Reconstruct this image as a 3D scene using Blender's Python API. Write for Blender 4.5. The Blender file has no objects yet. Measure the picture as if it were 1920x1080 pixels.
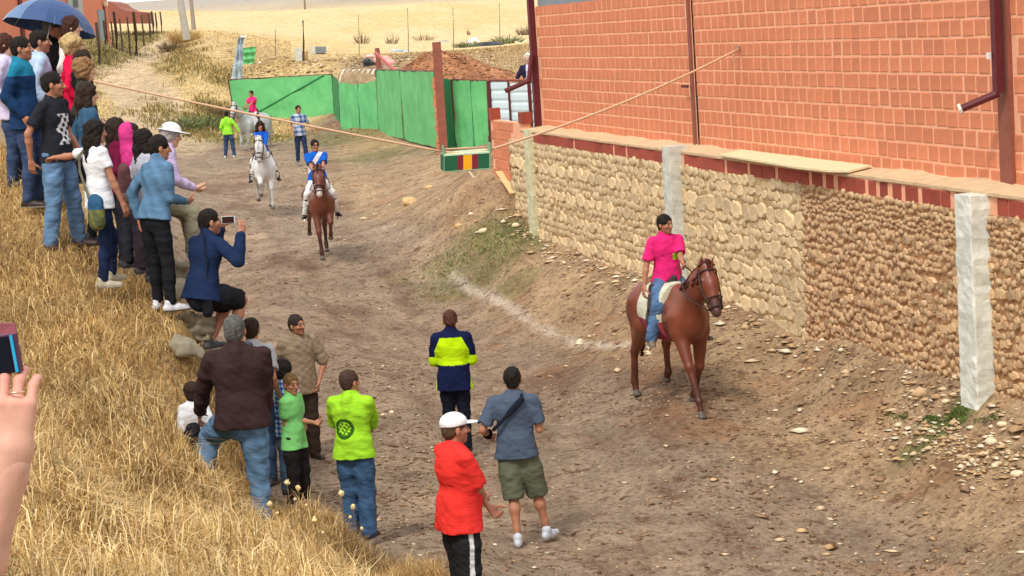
import bpy, math, random
import numpy as np
from mathutils import Vector, Matrix, noise as mn
random.seed(7); rng = np.random.default_rng(7)
R = math.radians
scene = bpy.context.scene
COL = scene.collection

# ------------------------------------------------------------------ camera
CAM_H, F, PITCH, ROLL = 5.0, 3815.0, math.atan(489/3815), R(3.76)
_f = Vector((0, math.cos(PITCH), -math.sin(PITCH)))
_u0 = Vector((0, math.sin(PITCH), math.cos(PITCH)))
_r0 = Vector((1, 0, 0))
_r = _r0*math.cos(ROLL) - _u0*math.sin(ROLL)
_u = _u0*math.cos(ROLL) + _r0*math.sin(ROLL)
cam_data = bpy.data.cameras.new('camera'); cam = bpy.data.objects.new('camera', cam_data); COL.objects.link(cam)
m = Matrix((( _r.x, _u.x, -_f.x, 0), (_r.y, _u.y, -_f.y, 0), (_r.z, _u.z, -_f.z, CAM_H), (0, 0, 0, 1)))
cam.matrix_world = m
cam_data.sensor_width = 36; cam_data.lens = 36*F/1920
cam_data.clip_start = 0.2; cam_data.clip_end = 6000
scene.camera = cam
CAM = Vector((0, 0, CAM_H))

# ------------------------------------------------------------------ light
SUN_EL, SUN_AZ = 52, 205           # degrees; azimuth measured from +Y clockwise
world = bpy.data.worlds.new('World'); scene.world = world; world.use_nodes = True
wn = world.node_tree.nodes; wl = world.node_tree.links
bg = wn['Background']; bg.inputs['Strength'].default_value = 0.125
sky = wn.new('ShaderNodeTexSky'); sky.sky_type = 'NISHITA'; sky.sun_disc = False
sky.sun_elevation = R(SUN_EL); sky.sun_rotation = R(SUN_AZ); sky.dust_density = 4.0; sky.air_density = 1.2
mixw = wn.new('ShaderNodeMixRGB'); mixw.inputs[0].default_value = 0.80
mixw.inputs[2].default_value = (6.9, 7.0, 7.1, 1)          # the white cloud layer
wl.new(sky.outputs[0], mixw.inputs[1]); wl.new(mixw.outputs[0], bg.inputs['Color'])
sd = bpy.data.lights.new('sun', 'SUN'); sd.energy = 1.5; sd.angle = R(10); sd.color = (1, 0.95, 0.88)
sun = bpy.data.objects.new('sun', sd); COL.objects.link(sun)
az, el = R(SUN_AZ), R(SUN_EL)
sdir = Vector((math.sin(az)*math.cos(el), math.cos(az)*math.cos(el), math.sin(el)))
sun.rotation_euler = sdir.to_track_quat('Z', 'Y').to_euler(); sun.location = (0, 0, 30)
vs = scene.view_settings; vs.view_transform = 'Standard'; vs.look = 'None'; vs.gamma = 1; vs.use_curve_mapping = False
vs.exposure = 0.60
scene.cycles.max_bounces = 5; scene.cycles.diffuse_bounces = 3; scene.cycles.use_denoising = True

# ------------------------------------------------------------------ helpers
def ray(px, py):
    return (_f + _r*((px-960)/F) + _u*((540-py)/F))
def at_z(px, py, z):
    d = ray(px, py); t = (z-CAM_H)/d.z; return CAM + d*t
def at_y(px, py, Y):
    d = ray(px, py); return CAM + d*(Y/d.y)

def tag(o, label=None, cat=None, group=None, kind=None):
    if label: o['label'] = label
    if cat: o['category'] = cat
    if group: o['group'] = group
    if kind: o['kind'] = kind
    return o
def thing(name, label, cat, loc=(0, 0, 0), rz=0, group=None):
    o = bpy.data.objects.new(name, None); COL.objects.link(o); o.empty_display_size = .2
    o.location = loc; o.rotation_euler = (0, 0, rz)
    return tag(o, label, cat, group)
def link(name, me, mat=None, parent=None):
    o = bpy.data.objects.new(name, me); COL.objects.link(o)
    if mat and not me.materials: me.materials.append(mat)
    if parent: o.parent = parent
    return o
def mesh(name, V, Fc, smooth=False):
    me = bpy.data.meshes.new(name); me.from_pydata([tuple(v) for v in V], [], [tuple(f) for f in Fc]); me.update()
    if smooth: me.shade_smooth()
    return me
def npmesh(name, V, Q, smooth=True, col=None):
    """V (n,3) float, Q (m,k) int with k = 3 or 4"""
    me = bpy.data.meshes.new(name); n, mm = len(V), len(Q); k = Q.shape[1]
    me.vertices.add(n); me.vertices.foreach_set('co', np.asarray(V, np.float32).ravel())
    me.loops.add(mm*k); me.loops.foreach_set('vertex_index', np.asarray(Q, np.int32).ravel())
    me.polygons.add(mm); me.polygons.foreach_set('loop_start', np.arange(0, mm*k, k, dtype=np.int32))
    if smooth: me.polygons.foreach_set('use_smooth', np.ones(mm, bool))
    if col is not None:
        a = me.color_attributes.new('Col', 'FLOAT_COLOR', 'POINT')
        c = np.ones((n, 4), np.float32); c[:, :3] = col; a.data.foreach_set('color', c.ravel())
    me.update(calc_edges=True); me.validate()
    return me
class MB:
    """collects boxes, tubes and prisms into one mesh"""
    def __init__(s): s.V = []; s.F = []
    def add(s, V, Fc):
        b = len(s.V); s.V += [tuple(v) for v in V]; s.F += [tuple(b+i for i in f) for f in Fc]; return s
    def box(s, c, size, M=None, jit=0, bev=0):
        x, y, z = [a/2 for a in size]; V = []
        for i in (-1, 1):
            for j in (-1, 1):
                for k in (-1, 1):
                    v = Vector((i*x, j*y, k*z))
                    if jit: v += Vector((random.uniform(-jit, jit), random.uniform(-jit, jit), random.uniform(-jit, jit)))
                    V.append((M @ v if M else v) + Vector(c))
        return s.add(V, [(0, 1, 3, 2), (4, 6, 7, 5), (0, 4, 5, 1), (2, 3, 7, 6), (0, 2, 6, 4), (1, 5, 7, 3)])
    def tube(s, pts, rad, n=8, cap=True):
        pts = [Vector(p) for p in pts]; rad = rad if isinstance(rad, (list, tuple)) else [rad]*len(pts)
        V = []; up = Vector((0, 0, 1))
        for i, p in enumerate(pts):
            t = (pts[min(i+1, len(pts)-1)]-pts[max(i-1, 0)]).normalized()
            a = t.cross(up)
            if a.length < .05: a = t.cross(Vector((1, 0, 0)))
            a.normalize(); b = t.cross(a)
            for k in range(n):
                w = 2*math.pi*k/n; V.append(p+(a*math.cos(w)+b*math.sin(w))*rad[i])
        Fc = [(i*n+k, i*n+(k+1) % n, (i+1)*n+(k+1) % n, (i+1)*n+k) for i in range(len(pts)-1) for k in range(n)]
        if cap: Fc += [tuple(range(n))[::-1], tuple((len(pts)-1)*n+k for k in range(n))]
        return s.add(V, Fc)
    def prism(s, poly, a, b):
        """poly: list of 3-D points; extruded by vector b-a"""
        n = len(poly); d = Vector(b)-Vector(a); V = [Vector(p) for p in poly]+[Vector(p)+d for p in poly]
        return s.add(V, [tuple(range(n))[::-1], tuple(range(n, 2*n))]+[(i, (i+1) % n, n+(i+1) % n, n+i) for i in range(n)])
    def build(s, name, mat, parent=None, smooth=False):
        me = mesh(name, s.V, s.F, smooth); return link(name, me, mat, parent)

# ------------------------------------------------------------------ materials
def hexc(r, g, b):
    f = lambda c: (c/255/12.92) if c/255 <= .04045 else ((c/255+.055)/1.055)**2.4
    return (f(r), f(g), f(b))
def new_mat(name):
    M = bpy.data.materials.new(name); M.use_nodes = True
    return M, M.node_tree.nodes, M.node_tree.links, M.node_tree.nodes['Principled BSDF']
def N(nodes, typ, **kw):
    n = nodes.new('ShaderNode'+typ)
    for k, v in kw.items(): setattr(n, k, v)
    return n
def mat(name, base, rough=.8, var=.15, scale=8, bump=.0, bscale=40, base2=None, metal=0, obj=False, spec=.3, rnd=0):
    """colour varied by noise between base*(1-var) .. base*(1+var) (or base2), with relief"""
    M, n, l, p = new_mat(name)
    tc = N(n, 'TexCoord'); src = tc.outputs['Object']
    nz = N(n, 'TexNoise'); nz.inputs['Scale'].default_value = scale; nz.inputs['Detail'].default_value = 6
    nz.inputs['Roughness'].default_value = .65; l.new(src, nz.inputs['Vector'])
    cr = N(n, 'ValToRGB'); cr.color_ramp.elements[0].position = .3; cr.color_ramp.elements[1].position = .7
    b2 = base2 or tuple(min(1, c*(1+var)) for c in base)
    b1 = base if base2 else tuple(c*(1-var) for c in base)
    cr.color_ramp.elements[0].color = (*b1, 1); cr.color_ramp.elements[1].color = (*b2, 1)
    l.new(nz.outputs[0], cr.inputs[0]); out = cr.outputs[0]
    if rnd:
        oi = N(n, 'ObjectInfo'); hs = N(n, 'HueSaturation'); mr = N(n, 'MapRange')
        mr.inputs[3].default_value = 1-rnd; mr.inputs[4].default_value = 1+rnd
        l.new(oi.outputs['Random'], mr.inputs[0]); l.new(mr.outputs[0], hs.inputs['Value']); l.new(out, hs.inputs['Color'])
        out = hs.outputs[0]
    l.new(out, p.inputs['Base Color']); p.inputs['Roughness'].default_value = rough; p.inputs['Metallic'].default_value = metal
    p.inputs['Specular IOR Level'].default_value = spec
    if bump:
        nb = N(n, 'TexNoise'); nb.inputs['Scale'].default_value = bscale; nb.inputs['Detail'].default_value = 5; l.new(src, nb.inputs['Vector'])
        bp = N(n, 'Bump'); bp.inputs['Strength'].default_value = bump; bp.inputs['Distance'].default_value = .02
        l.new(nb.outputs[0], bp.inputs['Height']); l.new(bp.outputs[0], p.inputs['Normal'])
    return M
def attr_mat(name, rough=.85, var=.12, scale=25, bump=.25, bscale=120, spec=.25, stretch=None, dist=.004, sheen=0):
    M, n, l, p = new_mat(name)
    at = N(n, 'Attribute'); at.attribute_name = 'Col'
    tc = N(n, 'TexCoord'); mp = N(n, 'Mapping'); l.new(tc.outputs['Object'], mp.inputs[0])
    if stretch: mp.inputs['Scale'].default_value = stretch
    nz = N(n, 'TexNoise'); nz.inputs['Scale'].default_value = scale; nz.inputs['Detail'].default_value = 4; l.new(mp.outputs[0], nz.inputs['Vector'])
    mr = N(n, 'MapRange'); mr.inputs[1].default_value = .3; mr.inputs[2].default_value = .7
    mr.inputs[3].default_value = 1-var; mr.inputs[4].default_value = 1+var; l.new(nz.outputs[0], mr.inputs[0])
    mx = N(n, 'MixRGB', blend_type='MULTIPLY'); mx.inputs[0].default_value = 1
    l.new(at.outputs['Color'], mx.inputs[1]); l.new(mr.outputs[0], mx.inputs[2]); l.new(mx.outputs[0], p.inputs['Base Color'])
    p.inputs['Roughness'].default_value = rough; p.inputs['Specular IOR Level'].default_value = spec
    if sheen: p.inputs['Sheen Weight'].default_value = sheen
    if bump:
        nb = N(n, 'TexNoise'); nb.inputs['Scale'].default_value = bscale; nb.inputs['Detail'].default_value = 4; l.new(mp.outputs[0], nb.inputs['Vector'])
        bp = N(n, 'Bump'); bp.inputs['Strength'].default_value = bump; bp.inputs['Distance'].default_value = dist
        l.new(nb.outputs[0], bp.inputs['Height']); l.new(bp.outputs[0], p.inputs['Normal'])
    return M
FABRIC = attr_mat('fabric', .95, .10, 14, .7, 13, .08, (1, 1, 1.7), dist=.018)
SKIN = attr_mat('skin', .55, .07, 30, .15, 90, .35)
HAIR = attr_mat('hair', .75, .35, 60, .8, 90, .12, (1, 1, .25), dist=.01)
COAT = attr_mat('coat', .42, .10, 9, .12, 60, .45)
LEATHER = attr_mat('leather', .5, .12, 30, .2, 90, .4)
# ------------------------------------------------------------------ implicit surfaces (smooth unions of tapered limbs, meshed)
def _v(a): return np.array(a, np.float64)
class SDF:
    def __init__(s): s.ops = []
    def cone(s, a, b, ra, rb, k=.03, flat=None, sub=False):
        s.ops.append(('c', _v(a), _v(b), ra, rb, k, flat, sub)); return s
    def chain(s, pts, rad, k=.03, flat=None):
        for i in range(len(pts)-1): s.cone(pts[i], pts[i+1], rad[i], rad[i+1], k, flat)
        return s
    def ell(s, c, rad, k=.03, rot=None, sub=False):
        s.ops.append(('e', _v(c), _v(rad), k, rot, sub)); return s
    def plane(s, p, n):           # keeps the side opposite to n
        s.ops.append(('p', _v(p), _v(n)/np.linalg.norm(n))); return s
    def noise(s, fn): s.ops.append(('n', fn)); return s
    def bounds(s):
        lo, hi = np.full(3, 1e9), np.full(3, -1e9)
        for o in s.ops:
            if o[0] == 'c' and not o[7]:
                for q, r in ((o[1], o[3]), (o[2], o[4])): lo = np.minimum(lo, q-r); hi = np.maximum(hi, q+r)
            if o[0] == 'e' and not o[5]:
                r = max(o[2]) if o[4] is not None else o[2]; lo = np.minimum(lo, o[1]-r); hi = np.maximum(hi, o[1]+r)
        return lo, hi
    def mesh(s, h, pad=.02):
        lo, hi = s.bounds(); lo = lo-pad-1.5*h; hi = hi+pad+1.5*h
        n = np.ceil((hi-lo)/h).astype(int)+1
        ax = [lo[i]+h*np.arange(n[i]) for i in range(3)]
        D = np.full(n, .25)
        for o in s.ops:
            t = o[0]
            if t in 'ce':
                if t == 'c':
                    _, a, b, ra, rb, k, flat, sub = o; r = max(ra, rb); l0 = np.minimum(a, b)-r; h0 = np.maximum(a, b)+r
                else:
                    _, c, rad, k, rot, sub = o; r = max(rad) if rot is not None else rad; l0 = c-r; h0 = c+r
                mg = max(k, 3*h)+h
                i0 = np.clip(np.floor((l0-mg-lo)/h).astype(int), 0, n-1); i1 = np.clip(np.ceil((h0+mg-lo)/h).astype(int)+1, 1, n)
                if (i1 <= i0).any(): continue
                sl = tuple(slice(i0[i], i1[i]) for i in range(3))
                X = ax[0][sl[0]][:, None, None]; Y = ax[1][sl[1]][None, :, None]; Z = ax[2][sl[2]][None, None, :]
                if t == 'c':
                    ab = b-a; L2 = max(ab @ ab, 1e-9)
                    px, py, pz = X-a[0], Y-a[1], Z-a[2]
                    u = np.clip((px*ab[0]+py*ab[1]+pz*ab[2])/L2, 0, 1)
                    qx, qy, qz = px-u*ab[0], py-u*ab[1], pz-u*ab[2]
                    if flat is not None:
                        fn, q = flat; w = (qx*fn[0]+qy*fn[1]+qz*fn[2])*(1/q-1)
                        qx, qy, qz = qx+w*fn[0], qy+w*fn[1], qz+w*fn[2]
                    d = np.sqrt(qx*qx+qy*qy+qz*qz)-(ra+u*(rb-ra))
                else:
                    px, py, pz = X-c[0], Y-c[1], Z-c[2]
                    if rot is not None:
                        M = np.array(rot)                       # rows: local axes
                        px, py, pz = (px*M[0][0]+py*M[0][1]+pz*M[0][2], px*M[1][0]+py*M[1][1]+pz*M[1][2], px*M[2][0]+py*M[2][1]+pz*M[2][2])
                    q = np.sqrt((px/rad[0])**2+(py/rad[1])**2+(pz/rad[2])**2); d = (q-1)*min(rad)*1.2
                    d = np.where(q > 1, (q-1)*float(np.mean(rad))*.9, d)
                A = D[sl]
                if sub:
                    hh = np.clip(.5-.5*(A+d)/k, 0, 1); D[sl] = A+(-d-A)*hh+k*hh*(1-hh)
                else:
                    hh = np.clip(.5+.5*(A-d)/k, 0, 1); D[sl] = A+(d-A)*hh-k*hh*(1-hh)
            elif t == 'p':
                _, p, nn = o
                d = (ax[0][:, None, None]-p[0])*nn[0]+(ax[1][None, :, None]-p[1])*nn[1]+(ax[2][None, None, :]-p[2])*nn[2]
                D = np.maximum(D, d)
            else:
                X, Y, Z = np.meshgrid(*ax, indexing='ij'); near = np.abs(D) < .06
                D[near] += o[1](X[near], Y[near], Z[near])
        D[0] = D[-1] = .2; D[:, 0] = D[:, -1] = .2; D[:, :, 0] = D[:, :, -1] = .2
        return nets(D, lo, h)
def nets(D, lo, h):
    S = D < 0
    c = [S[i:D.shape[0]-1+i, j:D.shape[1]-1+j, k:D.shape[2]-1+k] for i in (0, 1) for j in (0, 1) for k in (0, 1)]
    tot = sum(x.astype(np.int8) for x in c); act = (tot > 0) & (tot < 8)
    idx = np.full(act.shape, -1, np.int64); I = np.argwhere(act); idx[act] = np.arange(len(I))
    val = {(i, j, k): D[I[:, 0]+i, I[:, 1]+j, I[:, 2]+k] for i in (0, 1) for j in (0, 1) for k in (0, 1)}
    P = np.zeros((len(I), 3)); W = np.zeros(len(I))
    for a in val:
        for axx in range(3):
            if a[axx] == 0:
                b = list(a); b[axx] = 1; va, vb = val[a], val[tuple(b)]
                cr = (va < 0) != (vb < 0); t = np.where(cr, va/np.where(cr, va-vb, 1), 0)
                q = np.zeros((len(I), 3)); q[:] = a; q[:, axx] += t; P += q*cr[:, None]; W += cr
    P = lo+(I+P/np.maximum(W, 1)[:, None])*h
    Q = []
    for axx in range(3):
        o1, o2 = (axx+1) % 3, (axx+2) % 3
        sl0 = [slice(None)]*3; sl1 = [slice(None)]*3; sl0[axx] = slice(0, -1); sl1[axx] = slice(1, None)
        a, b = S[tuple(sl0)], S[tuple(sl1)]; E = np.argwhere(a != b)
        flip = a[E[:, 0], E[:, 1], E[:, 2]]
        def cell(d1, d2):
            e = E.copy(); e[:, o1] -= d1; e[:, o2] -= d2; return idx[e[:, 0], e[:, 1], e[:, 2]]
        q = np.stack([cell(0, 0), cell(1, 0), cell(1, 1), cell(0, 1)], 1)
        q[~flip] = q[~flip][:, ::-1]; Q.append(q)
    return P, np.concatenate(Q)
def smooth_np(V, Q, it=1, lam=.5):
    e = np.concatenate([Q[:, [i, (i+1) % 4]] for i in range(4)])
    for _ in range(it):
        A = np.zeros_like(V); n = np.zeros(len(V))
        for c in range(3):
            A[:, c] = np.bincount(e[:, 0], V[e[:, 1], c], len(V))+np.bincount(e[:, 1], V[e[:, 0], c], len(V))
        n = np.bincount(e[:, 0], minlength=len(V))+np.bincount(e[:, 1], minlength=len(V))
        V = V+lam*(A/np.maximum(n, 1)[:, None]-V)
    return V
def wrinkle(amp, f, seed, dirn=(0, 0, 1)):
    r = np.random.default_rng(seed); K = r.normal(size=(5, 3)); K /= np.linalg.norm(K, axis=1)[:, None]
    K = K+np.array(dirn)*.9; ph = r.uniform(0, 6.3, 5)
    def fn(X, Y, Z):
        o = 0
        for i in range(5):
            g = f*(.6+.35*i); o = o+np.sin(g*(K[i, 0]*X+K[i, 1]*Y+K[i, 2]*Z)+ph[i]+1.3*np.sin(g*.35*(X+Z)+i))*(1/(1+.4*i))
        return amp*o*.45
    return fn
# ------------------------------------------------------------------ people
def ik(a, c, l1, l2, hint):
    a, c, hint = _v(a), _v(c), _v(hint); d = c-a; L = np.linalg.norm(d)
    if L > (l1+l2)*.998: c = a+d/L*(l1+l2)*.998; d = c-a; L = np.linalg.norm(d)
    u = d/L; x = (l1*l1-l2*l2+L*L)/(2*L); hgt = math.sqrt(max(l1*l1-x*x, 0))
    h = hint-u*(hint @ u); h /= max(np.linalg.norm(h), 1e-6)
    return a+u*x+h*hgt, c
def nrm(v): v = _v(v); return v/max(np.linalg.norm(v), 1e-9)
def rotm(yaw=0, pitch=0, roll=0):
    """columns = right, forward, up of a head; yaw to its left, pitch up, roll to its right"""
    return np.array(Matrix.Rotation(yaw, 3, 'Z') @ Matrix.Rotation(pitch, 3, 'X') @ Matrix.Rotation(roll, 3, 'Y'))
def meshed(name, S, h, matl, parent, col, it=1, smooth=True):
    V, Q = S.mesh(h)
    if len(V) == 0: return None
    V = smooth_np(V, Q, it)
    c = col(V) if callable(col) else np.tile(np.array(col, np.float32), (len(V), 1))
    return link(name, npmesh(name, V, Q, smooth, c), matl, parent)

def hand_ops(S, w, d, n, side, s, curl=.5, spread=.0, finger=None):
    """w wrist, d finger direction, n palm normal (palm faces n), side: thumb direction"""
    w, d, n, side = _v(w), nrm(d), nrm(n), nrm(side)
    side = nrm(side-d*(side @ d)); n = np.cross(side, d) if np.cross(side, d) @ n > 0 else -np.cross(side, d)
    P = lambda a, b, c: w+s*(d*a+side*b+n*c)
    fl = (n, .62)
    S.cone(P(-.03, 0, 0), P(.02, 0, 0), .027*s, .029*s, .01, (n, .8))
    for b0, b1 in ((-.012, -.030), (-.005, -.010), (.004, .010), (.013, .030)):
        S.cone(P(.01, b0, 0), P(.085, b1, 0), .020*s, .0135*s, .012, (n, .8))
    S.cone(P(.015, .02, .006), P(.05, .032, .012), .018*s, .015*s, .01)
    ln = (.068, .085, .092, .082); bs = (-.033, -.011, .011, .033)
    for i in range(4):
        p = P(.088, bs[i], 0); a = 0; c = curl if finger is None else finger[i]
        dd = d
        for j, f in enumerate((.45, .32, .23)):
            a += c*(.9, 1.1, .8)[j]
            v = d*math.cos(a)+n*math.sin(a)+side*spread*(i-1.5)*.12
            q = p+nrm(v)*ln[i]*f*s; r = (.0098, .0090, .0082, .0072)
            S.cone(p, q, r[j]*s*(1 if i else .9), r[j+1]*s*(1 if i else .9), .004); p = q
    p = P(.03, .03, .008); a = .0
    for j, f in enumerate((.045, .034, .028)):
        v = d*(.62+.18*j)+side*(.75-.30*j*(curl+.3))+n*(.35+.35*j*curl*2)
        q = p+nrm(v)*f*s; S.cone(p, q, (.014, .0115, .0105)[j]*s, (.0115, .0105, .0085)[j]*s, .006); p = q

def person(label, loc, rz, H=1.75, w=1.0, belly=0, skin=(.50, .27, .18), pelvis=None, chest=(0, 0), twist=0, tilt=0,
           fL=None, fR=None, kneeL=(0, 1, 0), kneeR=(0, 1, 0), hL=None, hR=None, eL=(-.2, -1, -.3), eR=(.2, -1, -.3),
           head=(0, 0, 0), top=None, legs=None, shoes=(.05, .05, .055), hair=None, hat=None, lod=1.0, group=None,
           curl=.45, shoe_kind='sneaker', nL=None, nR=None, stubble=False, cat='person', seated=False, handdirL=None, handdirR=None,
           fingL=None, fingR=None, seed=1, only_arm=False, hoff=(0, 0, 0), sole=(.6, .6, .58)):
    s = H/1.75; J = {}
    root = thing('person', label, cat, loc, rz, group)
    hb, hh, hn = .0135*lod*s, .0068*lod*s, .0058*lod*s
    pel = _v(pelvis) if pelvis is not None else _v((0, 0, .525*H))
    neck = pel + _v((chest[0], chest[1], 0)); tl = .302*H
    neck[2] = pel[2]+math.sqrt(max(tl*tl-chest[0]**2-chest[1]**2, .01))
    up = nrm(neck-pel); side = np.array([math.cos(twist), math.sin(twist), -tilt]); side = nrm(side-up*(side @ up)); fwd = np.cross(up, side)
    hside = np.array([math.cos(twist*.3), math.sin(twist*.3), 0]); hf = np.cross([0, 0, 1], hside)
    sw = .101*H*w
    SL, SR = neck-side*sw-up*.046*s, neck+side*sw-up*.046*s
    HLj, HRj = pel-hside*.047*H, pel+hside*.047*H
    ua, fa, th, sh = .166*H, .148*H, .242*H, .242*H
    fL = _v(fL if fL is not None else (-.10*s, .02, 0)); fR = _v(fR if fR is not None else (.10*s, -.02, 0))
    yawL = fL[3] if len(fL) > 3 else .15; yawR = fR[3] if len(fR) > 3 else -.15
    pitL = fL[4] if len(fL) > 4 else 0; pitR = fR[4] if len(fR) > 4 else 0
    AL, AR = fL[:3]+_v((0, 0, .075*s)), fR[:3]+_v((0, 0, .075*s))
    KL, AL = ik(HLj, AL, th, sh, kneeL); KR, AR = ik(HRj, AR, th, sh, kneeR)
    hL = _v(hL) if hL is not None else SL-up*.27*H-side*.05*s+fwd*.05*s
    hR = _v(hR) if hR is not None else SR-up*.27*H+side*.05*s+fwd*.05*s
    EL, WL = ik(SL, hL, ua, fa, eL); ER, WR = ik(SR, hR, ua, fa, eR)
    Rh = rotm(*head); hc = neck+up*.105*s*.9+_v((0, 0, .055*s))+fwd*.028*s+_v(hoff)   # centre of the head
    J.update(pel=pel, neck=neck, SL=SL, SR=SR, EL=EL, ER=ER, WL=WL, WR=WR, KL=KL, KR=KR, AL=AL, AR=AR, hc=hc, up=up, fwd=fwd, side=side, s=s, HL=HLj, HR=HRj)
    hs = 1.0 + (.12 if H < 1.5 else 0)      # children: larger heads
    hp = lambda x, y, z: hc+Rh @ (_v((x, y, z))*s*hs)
    hrot = Rh.T
    r_ = lambda *a: tuple(v*s*hs for v in a)
    # --- body
    def torso(S, inf, bl, k=.05, low=True):
        wst = pel+(neck-pel)*.40; chs = pel+(neck-pel)*.72
        S.cone(pel+_v((0, 0, -.01)), wst+fwd*(.01+bl*.35), .148*s*w**.7+inf, (.128+.03*bl)*s*w+inf+bl*.10, k, (fwd, .72+bl*.5))
        S.cone(wst+fwd*bl*.3, chs, (.128+.03*bl)*s*w+inf+bl*.08, .150*s*w+inf, k, (fwd, .70+bl*.3))
        S.cone(chs-side*.05*s, chs+side*.05*s, .112*s+inf, .112*s+inf, k, (fwd, .82))
        S.cone(neck-up*.035*s, SL+side*.02, .062*s+inf*.8, .046*s+inf*.7, k*.5); S.cone(neck-up*.035*s, SR-side*.02, .062*s+inf*.8, .046*s+inf*.7, k*.5)
        S.cone(neck-up*.03*s, neck+up*.035*s, .085*s+inf*.8, .060*s+inf*.3, k)
    def arm(S, Sx, E, W, inf, k=.03):
        S.chain([Sx, Sx+(E-Sx)*.45, E, E+(W-E)*.3, W], [.050*s*w+inf, .045*s*w+inf, .037*s+inf, .039*s+inf, .026*s+inf*.8], k*.7)
    def leg(S, Hj, K, A, inf, k=.03):
        d = A-K; bk = nrm(np.cross(nrm(d), hside)); bk = -bk if bk @ fwd > 0 else bk
        S.chain([Hj, Hj+(K-Hj)*.5, K, K+d*.32+bk*.012*s, K+d*.75, A], [.086*s*w**.6+inf, .072*s*w**.5+inf, .054*s+inf, .056*s+inf, .036*s+inf, .034*s+inf], k)
    lc = -.016 if (legs and legs.get('len', 1) >= .95) else -.004
    B = SDF(); torso(B, -.020 if top else -.006, belly)
    arm(B, SL, EL, WL, -.004); arm(B, SR, ER, WR, -.004)
    leg(B, HLj, KL, AL, lc); leg(B, HRj, KR, AR, lc)
    for A, yaw, pit in ((AL, yawL, pitL), (AR, yawR, pitR)):
        fd = _v((-math.sin(yaw), math.cos(yaw), 0)); tz = -.045+pit*.1
        B.cone(A+_v((0, 0, -.03*s)), A+fd*.12*s+_v((0, 0, tz*s)), .034*s, .026*s, .03)
    B.cone(neck-up*.02*s, hp(0, -.015, -.075), .062*s, .052*s*hs, .03)
    Vb, Qb = B.mesh(hb); Vb = smooth_np(Vb, Qb, 1)
    Hd = SDF()
    Hd.cone(neck+up*.0*s-fwd*.005, hp(0, -.012, -.06), .058*s, .054*s*hs, .02)
    Hd.ell(hp(0, -.012, .028), r_(.076, .096, .092), .02*s, hrot)
    Hd.ell(hp(0, .020, -.045), r_(.058, .066, .066), .03*s, hrot)
    Hd.ell(hp(0, .066, -.088), r_(.024, .022, .020), .03*s, hrot)
    Hd.ell(hp(0, .078, .036), r_(.046, .014, .010), .012*s, hrot)
    for q in (-1, 1):
        Hd.ell(hp(q*.036, .064, -.012), r_(.024, .022, .020), .02*s, hrot)
        Hd.ell(hp(q*.080, -.008, -.002), r_(.010, .020, .033), .006*s, hrot)
        Hd.ell(hp(q*.031, .100, .014), r_(.017, .014, .010), .008*s, hrot, sub=True)
        Hd.ell(hp(q*.031, .079, .013), r_(.014, .012, .010), .004*s, hrot)
    Hd.cone(hp(0, .086, .022), hp(0, .112, -.018), .009*s*hs, .0145*s*hs, .008*s)
    Hd.ell(hp(0, .098, -.022), r_(.019, .012, .010), .008*s, hrot)
    Hd.ell(hp(0, .086, -.050), r_(.025, .013, .011), .008*s, hrot)
    Vh, Qh = Hd.mesh(hh); Vh = smooth_np(Vh, Qh, 1, .4)
    Hn = []
    for W, E, nn, hd, fg, q in ((WL, EL, nL, handdirL, fingL, -1), (WR, ER, nR, handdirR, fingR, 1)):
        d = nrm(hd) if hd is not None else nrm(W-E)
        palm = _v(nn) if nn is not None else (-q*side)          # palms towards the body
        th_ = fwd*1.0+up*.2 if nn is None else np.cross(d, palm)*(-q)
        Sd = SDF(); hand_ops(Sd, W+d*.015*s, d, palm, th_, s*.92, curl, finger=fg); Hn.append(Sd.mesh(hn))
    cols = []
    sk = np.array(skin, np.float32)
    cb = np.tile(sk, (len(Vb), 1))
    ch = np.tile(sk, (len(Vh), 1)); L = (Vh-hc) @ Rh/(s*hs)
    hcol = np.array(hair[1] if hair else (.1, .08, .07), np.float32)
    lip = (np.abs(L[:, 0]) < .020) & (np.abs(L[:, 2]+.050) < .007) & (L[:, 1] > .075); ch[lip] = sk*np.array([.80, .60, .60])
    for q in (-1, 1):
        br = (np.abs(L[:, 0]-q*.032) < .021) & (np.abs(L[:, 2]-.034) < .007) & (L[:, 1] > .06); ch[br] = hcol*.7+sk*.15
        ey = (np.abs(L[:, 0]-q*.031) < .015) & (np.abs(L[:, 2]-.0135) < .0075) & (L[:, 1] > .06); ch[ey] = (.16, .12, .10)
        ir = (np.abs(L[:, 0]-q*.031) < .007) & (np.abs(L[:, 2]-.0135) < .006) & (L[:, 1] > .06); ch[ir] = (.02, .015, .012)
    if stubble:
        sb = (L[:, 2] < -.028) & (L[:, 1] > -.02) & (L[:, 2] > -.11) & ~lip
        ch[sb] = sk*.72+hcol*.08
        if stubble == 'moustache':
            mu = (np.abs(L[:, 0]) < .03) & (np.abs(L[:, 2]+.034) < .008) & (L[:, 1] > .07); ch[mu] = hcol
    nk = (L[:, 2] > .0) & (L[:, 1] < .045) & (np.abs(L[:, 0]) < .078) & (L[:, 1] < .03)
    if hair and hair[0] != 'bald': ch[nk] = hcol
    Vs, Qs, Cs, off = [Vb, Vh], [Qb, Qh+len(Vb)], [cb, ch], len(Vb)+len(Vh)
    for V, Q in Hn: Vs.append(V); Qs.append(Q+off); Cs.append(np.tile(sk, (len(V), 1))); off += len(V)
    link('body', npmesh('body', np.concatenate(Vs), np.concatenate(Qs), True, np.concatenate(Cs)), SKIN, root)
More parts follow.
